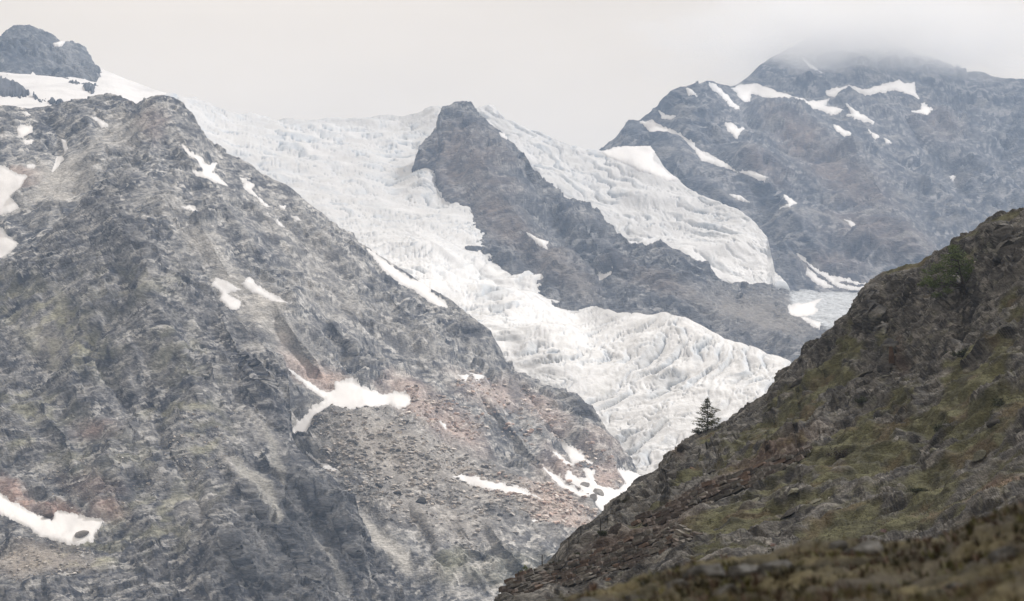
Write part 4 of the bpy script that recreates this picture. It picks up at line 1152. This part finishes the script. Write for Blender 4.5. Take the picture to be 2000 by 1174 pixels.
def wall(label, top, bot, hpx, wpx, seed, tilt, fill_col):
    r = random.Random(seed)
    top, bot = np.array(top, float), np.array(bot, float)
    mid_u = 0.5 * (top[0, 0] + top[-1, 0])
    p0, _ = T8.point(mid_u, np.interp(mid_u, bot[:, 0], bot[:, 1]))
    e = bpy.data.objects.new('dry_stone_wall', None)
    e.location = p0
    link(e)
    tag(e, label, 'wall', 'dry stone walls on the near slope')
    # courses
    items = []
    nrow = int(max(np.interp(u, bot[:, 0], bot[:, 1]) - np.interp(u, top[:, 0], top[:, 1]) for u in np.linspace(top[0, 0], top[-1, 0], 20)) / hpx) + 1
    for k in range(nrow):
        u = top[0, 0] + r.uniform(0, wpx)
        while u < top[-1, 0]:
            w = wpx * r.uniform(0.55, 1.6)
            h = hpx * r.uniform(0.75, 1.3)
            uc = u + w / 2
            vt, vb = np.interp(uc, top[:, 0], top[:, 1]), np.interp(uc, bot[:, 0], bot[:, 1])
            v = vt + (k + 0.5) * hpx + r.uniform(-1, 1)
            if v < vb + hpx * 0.2:
                items.append((uc, v, w, h))
            u += w * 0.93
    U = np.array([i[0] for i in items])
    V = np.array([i[1] for i in items])
    # the wall face follows the ground it holds back, 0.35 m in front of it
    P = T8.base(U, V)
    N = T8.normal(U, V, P)
    for (uc, v, w, h), p, n in zip(items, P, N):
        px = p[1] / F
        kind = r.choices((0, 1, 2, 3), (5, 4, 1.3, 1.2))[0]
        o = bpy.data.objects.new('stone', stone_var[r.randrange(14) * 4 + kind])
        o.parent = e
        f = Vector(n)
        f.z *= 0.4
        f.normalize()
        o.location = Vector(p) + f * r.uniform(0.35, 0.62) - p0
        o.rotation_euler = (r.uniform(-0.12, 0.12) + (0 if r.random() < 0.5 else math.pi), -math.radians(tilt) + r.uniform(-0.13, 0.13), 0.5 * math.atan2(f.x, -f.y) + r.uniform(-0.15, 0.15))
        o.scale = (w * px * 1.12, r.uniform(0.7, 1.0), h * px * 1.12)
        COL.objects.link(o)
    return len(items)

n1 = wall('long dry stone retaining wall below the fence, at the foot of the slope', W1T, W1B, 7.0, 14, 5, 20, None)
n2 = wall('low upper dry stone wall crossing the turf of the slope', W2T, W2B, 7.5, 17, 6, 22, None)
n3 = wall('short return wall at the right end of the long retaining wall', [(1318,1030),(1340,1038),(1365,1050)], [(1318,1084),(1340,1076),(1365,1056)], 7.0, 12, 7, -18, None)
print('stones', n1, n2, n3)

# ------------------------------------------------------------------ fence above the wall
def tube(bm, a, b, r0, r1, seg=6):
    a, b = Vector(a), Vector(b)
    d = (b - a)
    q = d.to_track_quat('Z', 'Y').to_matrix()
    r_a, r_b = [], []
    for k in range(seg):
        t = 2 * math.pi * k / seg
        c = q @ Vector((math.cos(t), math.sin(t), 0))
        r_a.append(bm.verts.new(a + c * r0))
        r_b.append(bm.verts.new(b + c * r1))
    for k in range(seg):
        bm.faces.new((r_a[k], r_a[(k + 1) % seg], r_b[(k + 1) % seg], r_b[k]))
    bm.faces.new(r_b)
    bm.faces.new(r_a[::-1])

def bm_obj(name, bm, mat, parent=None, smooth=False):
    bmesh.ops.recalc_face_normals(bm, faces=bm.faces)
    me = bpy.data.meshes.new(name)
    bm.to_mesh(me)
    bm.free()
    me.materials.append(mat)
    if smooth:
        me.shade_smooth()
    o = bpy.data.objects.new(name, me)
    link(o, parent)
    return o

M_post = mat_plain('weathered_post', (0.05, 0.047, 0.043), scale=6)
fpost = [(1012, 1131, 1122), (1058, 1112, 1095), (1115, 1090, 1070), (1142, 1072, 1049), (1177, 1063, 1034)]
fb = []
for (u, vb_, vt_) in fpost:
    p, n = T8.point(u, vb_)
    fb.append((p + Vector((0, -0.5, 0.25)), (vb_ - vt_) * 1.2 * p.y / F))
fe = bpy.data.objects.new('fence', None)
fe.location = fb[2][0]
link(fe)
tag(fe, 'sagging post and rail fence above the long dry stone wall', 'fence')
for p, h in fb:
    bm = bmesh.new()
    tube(bm, p - fb[2][0] - Vector((0, 0, 0.3)), p - fb[2][0] + Vector((0.02, 0, h)), 0.075, 0.06)
    bm_obj('post', bm, M_post, fe)
for a, b in ((2, 3), (3, 4)):
    bm = bmesh.new()
    pa, pb = fb[a][0] - fb[2][0] + Vector((0, -0.1, 0.35)), fb[b][0] - fb[2][0] + Vector((0, -0.1, 0.35))
    mid = (pa + pb) / 2 - Vector((0, 0, 0.12))
    tube(bm, pa, mid, 0.05, 0.05)
    tube(bm, mid, pb, 0.05, 0.05)
    bm_obj('rail', bm, M_post, fe)

# ------------------------------------------------------------------ trees and bushes
def leaf_mat(name, c, tr=0.15):
    m, nt, b = mat_new(name)
    at = nt.nodes.new('ShaderNodeAttribute')
    at.attribute_name = 'Col'
    mul = nt.nodes.new('ShaderNodeVectorMath')
    mul.operation = 'MULTIPLY'
    mul.inputs[1].default_value = c
    nt.links.new(at.outputs['Color'], mul.inputs[0])
    nt.links.new(mul.outputs['Vector'], b.inputs['Base Color'])
    b.inputs['Roughness'].default_value = 0.7
    return m

M_larch = leaf_mat('larch_needles', (0.078, 0.085, 0.048))
M_tree = leaf_mat('green_needles', (0.085, 0.115, 0.040))
M_bush = leaf_mat('juniper', (0.042, 0.050, 0.026))
M_bark = mat_plain('bark', (0.045, 0.038, 0.032), scale=8)

def needles(centers, size, per, r, droop=0.0, spread=1.0):
    """many small blades about twig points"""
    C = np.repeat(np.asarray(centers), per, 0)
    k = len(C)
    d = r.normal(size=(k, 3))
    d /= np.linalg.norm(d, axis=1, keepdims=True)
    d[:, 2] = d[:, 2] * 0.7 - droop
    C = C + d * size * spread * r.random((k, 1))
    e = np.cross(d, r.normal(size=(k, 3)))
    e /= np.linalg.norm(e, axis=1, keepdims=True) + 1e-9
    s = size * (0.5 + 0.8 * r.random((k, 1)))
    A = C - e * s * 0.28
    B = C + e * s * 0.28
    T = C + d * s
    V = np.stack([A, B, T], 1).reshape(-1, 3)
    tri = np.arange(3 * k).reshape(-1, 3)
    col = np.repeat(0.55 + 0.9 * r.random((k, 1)), 3, 0) * np.ones((1, 3))
    return V, tri, col

def conifer(name, base, H, W, label, cat, seed, mat, levels, lean=(0, 0), low=0.12, density=1.0, shape=1.0, uneven=0.25, side=0.0, extra_limbs=()):
    r = random.Random(seed)
    rn = np.random.default_rng(seed)
    e = bpy.data.objects.new(name, None)
    e.location = base
    link(e)
    tag(e, label, cat)
    bm = bmesh.new()
    pts = []
    for k in range(7):
        t = k / 6
        pts.append(Vector((lean[0] * t * H + r.uniform(-.01, .01) * H, lean[1] * t * H, -0.04 * H + t * H * 1.02)))
    for k in range(6):
        tube(bm, pts[k], pts[k + 1], H * 0.022 * (1 - k / 6.3) + 0.012, H * 0.022 * (1 - (k + 1) / 6.3) + 0.012)
    twigs = []
    def at_h(t):
        x = min(max(t, 0), 0.999) * 6
        i_ = int(x)
        return pts[i_].lerp(pts[i_ + 1], x - i_)
    for L in range(levels):
        t = low + (1 - low) * (L + r.uniform(-.3, .3)) / levels
        t = min(max(t, low), 0.97)
        env = W * 0.5 * (1 - ((t - low) / (1 - low)) ** shape) + 0.03 * H
        for b in range(r.randint(3, 5)):
            a = r.uniform(0, 2 * math.pi)
            ln = env * r.uniform(1 - uneven * 2, 1.08)
            ln *= 1 + side * math.cos(a)
            o0 = at_h(t)
            dirv = Vector((math.cos(a), math.sin(a), r.uniform(-0.22, 0.12)))
            o1 = o0 + dirv * ln * 0.55
            o2 = o0 + dirv * ln + Vector((0, 0, 0.10 * ln))
            tube(bm, o0, o1, H * 0.006 + 0.006, H * 0.004 + 0.004, 4)
            tube(bm, o1, o2, H * 0.004 + 0.004, 0.004, 4)
            n = max(3, int(ln / H * 34 * density))
            for q in range(n):
                x = 0.18 + 0.82 * (q + r.random()) / n
                pp = o0.lerp(o1, x / 0.55) if x < 0.55 else o1.lerp(o2, (x - 0.55) / 0.45)
                sp = ln * 0.16 * (1.15 - x)
                twigs.append((pp.x + r.gauss(0, sp), pp.y + r.gauss(0, sp), pp.z + r.gauss(0, sp * 0.45) - 0.01 * H))
    for k in range(6):
        twigs.append(tuple(at_h(0.9 + 0.02 * k)))
    bm_obj('trunk', bm, M_bark, e)
    V, tri, col = needles(np.array(twigs), H * 0.032, 8, rn, 0.1)
    me = np_mesh('crown', V, tris=tri, col=col, smooth=False)
    me.materials.append(mat)
    link(bpy.data.objects.new('crown', me), e)
    return e

p, n = T8.point(1387, 850)
conifer('larch_tree', p, 68 * p.y / F, 70 * p.y / F, 'lone dark larch standing on the slope crest against the white glacier', 'tree', 3, M_larch, 19, low=0.10, shape=1.5, side=0.1, uneven=0.2)
p, n = T8.point(1886, 592)
px = p.y / F
te = bpy.data.objects.new('broad_tree', None)
te.location = p
link(te)
tag(te, 'bushy green tree leaning left on the rocks at upper right', 'tree')
tr = np.random.default_rng(8)
bm = bmesh.new()
tube(bm, (0, 0, -0.4), (-3 * px, 0, 14 * px), 0.17, 0.14, 7)
tube(bm, (-3 * px, 0, 14 * px), (-8 * px, 0.2, 40 * px), 0.14, 0.09, 7)
tube(bm, (-8 * px, 0.2, 40 * px), (-16 * px, 0.1, 82 * px), 0.09, 0.03, 6)
tw = []
for cx, cy, rr in ((-20,-92,15),(-10,-78,18),(-32,-80,15),(2,-68,16),(-45,-66,16),(-24,-60,20),(12,-55,13),(-58,-48,17),(-38,-42,18),(-4,-46,17),(-72,-36,14),(-52,-26,17),(-28,-26,15),(-66,-14,13),(-80,-24,9),(-44,-10,12),(8,-38,12)):
    for dup in range(2):
        c = np.array([cx + tr.normal() * 4, tr.normal() * 22, -cy + tr.normal() * 4]) * px
        o0 = Vector((-3 * px, 0, 14 * px)) if cy > -40 else Vector((-8 * px, 0.2, 40 * px)).lerp(Vector((-16 * px, 0.1, 82 * px)), min(0.8, max(0, (-cy - 45) / 60)))
        tube(bm, o0, Vector(c), 0.05, 0.012, 4)
        g = tr.normal(size=(46, 3))
        g = g / np.linalg.norm(g, axis=1, keepdims=True) * tr.random((46, 1)) ** 0.45
        tw.append(c + g * np.array([rr, rr, rr * 0.62]) * px)
bm_obj('trunk', bm, M_bark, te)
V, tri, col = needles(np.concatenate(tw), 0.15, 10, tr, 0.15)
me = np_mesh('crown', V, tris=tri, col=col, smooth=False)
me.materials.append(M_tree)
link(bpy.data.objects.new('crown', me), te)

def bush(u, v, w, h, label, seed, group=None, T=T8, mat=None):
    r = np.random.default_rng(seed)
    p, n = T.point(u, v)
    px = p.y / F
    e = bpy.data.objects.new('bush', None)
    e.location = p
    link(e)
    tag(e, label, 'bush', group)
    bm = bmesh.new()
    tw = []
    for k in range(14):
        a = r.random() * 6.28
        q = math.sqrt(r.random())
        tip = Vector((math.cos(a) * q * w * px * 0.5, math.sin(a) * q * w * px * 0.4, h * px * (0.35 + 0.65 * r.random()) * (1.1 - 0.5 * q)))
        tube(bm, (0, 0, -0.1), tip, 0.03, 0.01, 4)
        for j in range(10):
            x = 0.3 + 0.7 * r.random()
            tw.append((tip.x * x + r.normal() * w * px * .07, tip.y * x + r.normal() * w * px * .07, tip.z * x + r.normal() * h * px * .06))
    bm_obj('stems', bm, M_bark, e)
    V, tri, col = needles(np.array(tw), max(0.12, w * px * 0.055), 9, r)
    me = np_mesh('foliage', V, tris=tri, col=col, smooth=False)
    me.materials.append(mat or M_bush)
    link(bpy.data.objects.new('foliage', me), e)

bush(1030, 1122, 34, 24, 'green bush at the far left end of the long wall', 1, mat=M_tree)
bush(1370, 858, 26, 14, 'low dark juniper at the foot of the lone larch', 2)
bush(1080, 1108, 16, 12, 'round tuft bush on top of the long wall, left one', 3, 'bushes on the wall top')
bush(1093, 1104, 13, 10, 'small bush on top of the long wall beside the left tuft', 4, 'bushes on the wall top')
bush(1131, 1092, 12, 10, 'small olive bush on the wall top below the leaning post', 5, 'bushes on the wall top')
bush(1185, 1068, 24, 14, 'wide olive bush at the right end of the fence', 6, 'bushes on the wall top')
bush(1845, 848, 54, 26, 'dark green juniper mat in the middle of the turf', 7, 'junipers on the slope')
bush(1690, 800, 44, 20, 'dark juniper tuft left of the slope middle', 8, 'junipers on the slope')
bush(1960, 800, 60, 26, 'broad dark juniper at the right edge of the slope', 9, 'junipers on the slope')
bush(1640, 905, 60, 26, 'grey brown heather scrub right of the upper wall', 10, 'junipers on the slope', mat=leaf_mat('dead_heather', (0.060, 0.052, 0.044)))
bush(1880, 700, 60, 24, 'juniper scrub below the big tree', 11, 'junipers on the slope')
bush(1800, 975, 40, 16, 'low juniper near the bottom of the turf', 12, 'junipers on the slope')

# ------------------------------------------------------------------ turf tufts on the slope
def tufts(name, T, count, region, hgt, label, seed, mat, mask, cols, blades=6, width=0.12, lean=0.35):
    r = np.random.default_rng(seed)
    u = region[0] + (region[2] - region[0]) * r.random(count)
    v = region[1] + (region[3] - region[1]) * r.random(count)
    ok = (v > T.vc(u) + 2) & (v < T.vb(u) - 5)
    u, v = u[ok], v[ok]
    P0 = T.base(u, v)
    ok = mask(P0, u, v) > r.random(len(u))
    u, v = u[ok], v[ok]
    Q, n, c = T.at(u, v, full=True)
    k = len(u)
    C = np.repeat(Q, blades, 0)
    h = np.repeat(hgt[0] + (hgt[1] - hgt[0]) * r.random((k, 1)), blades, 0) * (0.6 + 0.6 * r.random((k * blades, 1)))
    a = r.random((k * blades, 1)) * 2 * np.pi
    side = np.concatenate([np.cos(a), np.sin(a), 0 * a], 1)
    out = np.concatenate([-np.sin(a), np.cos(a), 0 * a], 1)
    C = C + out * h * 0.45 * r.random((k * blades, 1))
    tip = C + np.array([[0, 0, 1.0]]) * h + out * h * lean * 2 * r.random((k * blades, 1)) + np.array([[-0.25, 0, -0.1]]) * h
    A, B = C - side * h * width, C + side * h * width
    A[:, 2] -= 0.03
    B[:, 2] -= 0.03
    V = np.stack([A, B, tip], 1).reshape(-1, 3)
    ci = r.integers(len(cols), size=k)
    cc = np.array(cols)[ci] * (0.6 + 0.8 * r.random((k, 1)))
    cc = np.repeat(cc, blades * 3, 0)
    me = np_mesh(name, V, tris=np.arange(3 * k * blades).reshape(-1, 3), col=cc, smooth=False)
    me.materials.append(mat)
    tag(link(bpy.data.objects.new(name, me)), label, kind='stuff')

M_blade = leaf_mat('grass_blades', (1, 1, 1))
turf_cols = [(0.064, 0.064, 0.030), (0.094, 0.087, 0.047), (0.115, 0.102, 0.063), (0.044, 0.047, 0.023), (0.088, 0.070, 0.050)]
tufts('turf', T8, 78000, (1000, 420, 2060, 1180), (0.05, 0.13), 'olive and straw coloured turf tufts on the near slope', 31, M_blade, lambda P, u, v: grass_mask(P, u, v) * 0.8, turf_cols)

# ------------------------------------------------------------------ heath in front of the camera
ones = lambda P, u, v: 0.55 + fbm(P / 0.9, 3) * 1.1
heath_cols = [(0.13, 0.12, 0.05), (0.045, 0.047, 0.02), (0.095, 0.088, 0.036), (0.07, 0.052, 0.036), (0.14, 0.115, 0.06), (0.05, 0.04, 0.03), (0.11, 0.072, 0.05)]
tufts('grass', T9, 27000, (1000, 800, 2400, 1330), (0.015, 0.06), 'blurred straw and olive grass close to the camera', 32, M_blade, ones, heath_cols, blades=7, width=0.05, lean=0.5)
tufts('heather', T9, 24000, (1000, 800, 2400, 1330), (0.015, 0.05), 'low dark heather carpet close to the camera', 33, M_blade, lambda P, u, v: 0.35 + fbm(P / 0.7 + 9, 3) * 1.4, [(0.03, 0.03, 0.017), (0.05, 0.042, 0.028), (0.075, 0.075, 0.026), (0.075, 0.05, 0.038)], blades=9, width=0.28, lean=0.9)
NR = [
 (1385, 1118, 121, 57, 'blurred grey rock in front, leftmost of the row beside the wall end', 16), (1450, 1112, 108, 62, 'tall blurred grey rock in the middle of the front row', 28), (1520, 1110, 102, 55, 'dark blurred rock at the right of the front row', -18),
 (1325, 1145, 75, 37, 'small blurred rock left below the front row', 5), (1150, 1175, 121, 37, 'low blurred rock at the bottom left of the heath', 8), (1090, 1180, 50, 22, 'tiny blurred rock at the lower left tip of the heath', 20),
 (1235, 1158, 67, 30, 'round blurred stone near the bottom of the heath', 0), (1415, 1152, 81, 37, 'pale blurred stone below the front row', 30), (1690, 1075, 120, 40, 'long dark blurred rock on the heath skyline', 4), (1635, 1072, 50, 34, 'pointed dark blurred rock left of the long skyline rock', 30),
 (1955, 1075, 90, 54, 'large dark blurred rock at the right edge of the heath', 20), (1985, 1110, 60, 40, 'dark blurred rock below the large one at the right edge', -20), (1730, 1158, 60, 20, 'pale flat stone at the bottom of the heath', 0), (1500, 1155, 50, 26, 'dark little stone at the bottom centre of the heath', 12), (1860, 1135, 50, 24, 'half buried stone at lower right in the heath', 0),
]
for k, (u, v, w, h, lab, tl) in enumerate(NR):
    o = boulder(T9, 'rock', u, v, w, h, M_near_rock, lab, 'blurred rocks on the heath', 80 + k, tl, 0.7, sink=0.25, rug=0.2)
    o['category'] = 'rock'

def flower(u, v, color, label, name='flower', h=0.09, lift=0.02):
    p, n = T9.point(u, v)
    e = bpy.data.objects.new(name, None)
    e.location = p
    link(e)
    tag(e, label, 'flower')
    bm = bmesh.new()
    tube(bm, (0, 0, -0.03), (0, 0, h), 0.002, 0.0015, 5)
    bm_obj('stem', bm, M_bush_plain, e)
    for k in range(6):
        a = k * math.pi / 3
        bm = bmesh.new()
        c = Vector((math.cos(a), math.sin(a), 0.3))
        s = Vector((-math.sin(a), math.cos(a), 0))
        q = Vector((0, 0, h))
        vs = [bm.verts.new(q), bm.verts.new(q + c * 0.012 + s * 0.008), bm.verts.new(q + c * 0.026), bm.verts.new(q + c * 0.012 - s * 0.008)]
        bm.faces.new(vs)
        bm_obj('petal', bm, PM[color], e)

M_bush_plain = mat_plain('green_stem', (0.05, 0.06, 0.02))
PM = {c: mat_plain('petal', c, var=0.1) for c in ((0.55, 0.20, 0.03), (0.42, 0.20, 0.38), (0.45, 0.12, 0.14))}
flower(1184, 1140, (0.55, 0.20, 0.03), 'single orange flower at the left end of the heath')
flower(1726, 1064, (0.42, 0.20, 0.38), 'single lilac flower in the middle of the heath skyline')
flower(1508, 1078, (0.45, 0.12, 0.14), 'single pinkish red flower on the heath left of middle')
# ------------------------------------------------------------------ valley floor under everything, and the air
gx = np.linspace(-6500, 6500, 60)
gy = np.linspace(-1500, 11000, 60)
GX, GY = np.meshgrid(gx, gy)
gp = np.stack([GX.ravel(), GY.ravel(), np.zeros(GX.size)], 1)
gp[:, 2] = -330 + fbm(gp / 900, 3) * 30
i = np.arange(59 * 60).reshape(59, 60)[:, :-1].ravel()
me = np_mesh('valley_ground', gp, quads=np.stack([i, i + 1, i + 61, i + 60], 1), col=np.full((len(gp), 3), 0.12))
me.materials.append(M_left)
tag(link(bpy.data.objects.new('valley_ground', me)), kind='structure')

def box_mesh(name, lo, hi):
    me = bpy.data.meshes.new(name)
    bm = bmesh.new()
    bmesh.ops.create_cube(bm, size=1)
    for vtx in bm.verts:
        vtx.co = Vector([lo[k] + (vtx.co[k] + 0.5) * (hi[k] - lo[k]) for k in range(3)])
    bm.to_mesh(me)
    bm.free()
    return me

HAZE = 0.00009
m = bpy.data.materials.new('haze_air')
m.use_nodes = True
m.node_tree.nodes.clear()
o_ = m.node_tree.nodes.new('ShaderNodeOutputMaterial')
pv = m.node_tree.nodes.new('ShaderNodeVolumePrincipled')
pv.inputs['Color'].default_value = (0.53, 0.71, 1.0, 1)
pv.inputs['Density'].default_value = HAZE
pv.inputs['Anisotropy'].default_value = 0.2
m.cycles.volume_sampling = 'DISTANCE'
m.node_tree.links.new(pv.outputs['Volume'], o_.inputs['Volume'])
me = box_mesh('haze', (-6600, -1600, -420), (6600, 11100, 1480))
me.materials.append(m)
haze = link(bpy.data.objects.new('haze', me))
tag(haze, 'thin pale bluish haze filling the whole valley air', kind='stuff')

# ------------------------------------------------------------------ the cloud wrapped round the right summit
cm = bpy.data.materials.new('cloud_vapour')
cm.use_nodes = True
cn = cm.node_tree
cn.nodes.clear()
co = cn.nodes.new('ShaderNodeOutputMaterial')
cv = cn.nodes.new('ShaderNodeVolumePrincipled')
cv.inputs['Color'].default_value = (0.998, 0.998, 0.998, 1)
cv.inputs['Anisotropy'].default_value = 0.5
tc = cn.nodes.new('ShaderNodeTexCoord')
ln = cn.nodes.new('ShaderNodeVectorMath')
ln.operation = 'LENGTH'
no = cn.nodes.new('ShaderNodeTexNoise')
no.inputs['Scale'].default_value = 3.0
no.inputs['Detail'].default_value = 4
no.inputs['Roughness'].default_value = 0.55
ad = cn.nodes.new('ShaderNodeMath')
ad.operation = 'MULTIPLY_ADD'            # noise * 0.9 + (-r)
ad.inputs[1].default_value = 1.25
ng = cn.nodes.new('ShaderNodeMath')
ng.operation = 'MULTIPLY'
ng.inputs[1].default_value = -1.0
mr = cn.nodes.new('ShaderNodeMapRange')
mr.interpolation_type = 'SMOOTHSTEP'
mr.inputs['From Min'].default_value = -0.30
mr.inputs['From Max'].default_value = 0.35
mr.inputs['To Min'].default_value = 0.0
mr.inputs['To Max'].default_value = 0.0075
cn.links.new(tc.outputs['Object'], ln.inputs[0])
cn.links.new(tc.outputs['Object'], no.inputs['Vector'])
cn.links.new(ln.outputs['Value'], ng.inputs[0])
cn.links.new(no.outputs['Fac'], ad.inputs[0])
cn.links.new(ng.outputs['Value'], ad.inputs[2])
cn.links.new(ad.outputs['Value'], mr.inputs['Value'])
cn.links.new(mr.outputs['Result'], cv.inputs['Density'])
cn.links.new(cv.outputs['Volume'], co.inputs['Volume'])
bm = bmesh.new()
bmesh.ops.create_icosphere(bm, subdivisions=3, radius=1.0)
me = bpy.data.meshes.new('cloud')
bm.to_mesh(me)
bm.free()
me.materials.append(cm)
cl = bpy.data.objects.new('cloud', me)
cl.location = unproject(np.array(1700.0), np.array(78.0), 5300.0)
cl.scale = (720, 500, 190)
link(cl)
tag(cl, 'pale cloud wrapped round the summit of the right mountain', kind='stuff')
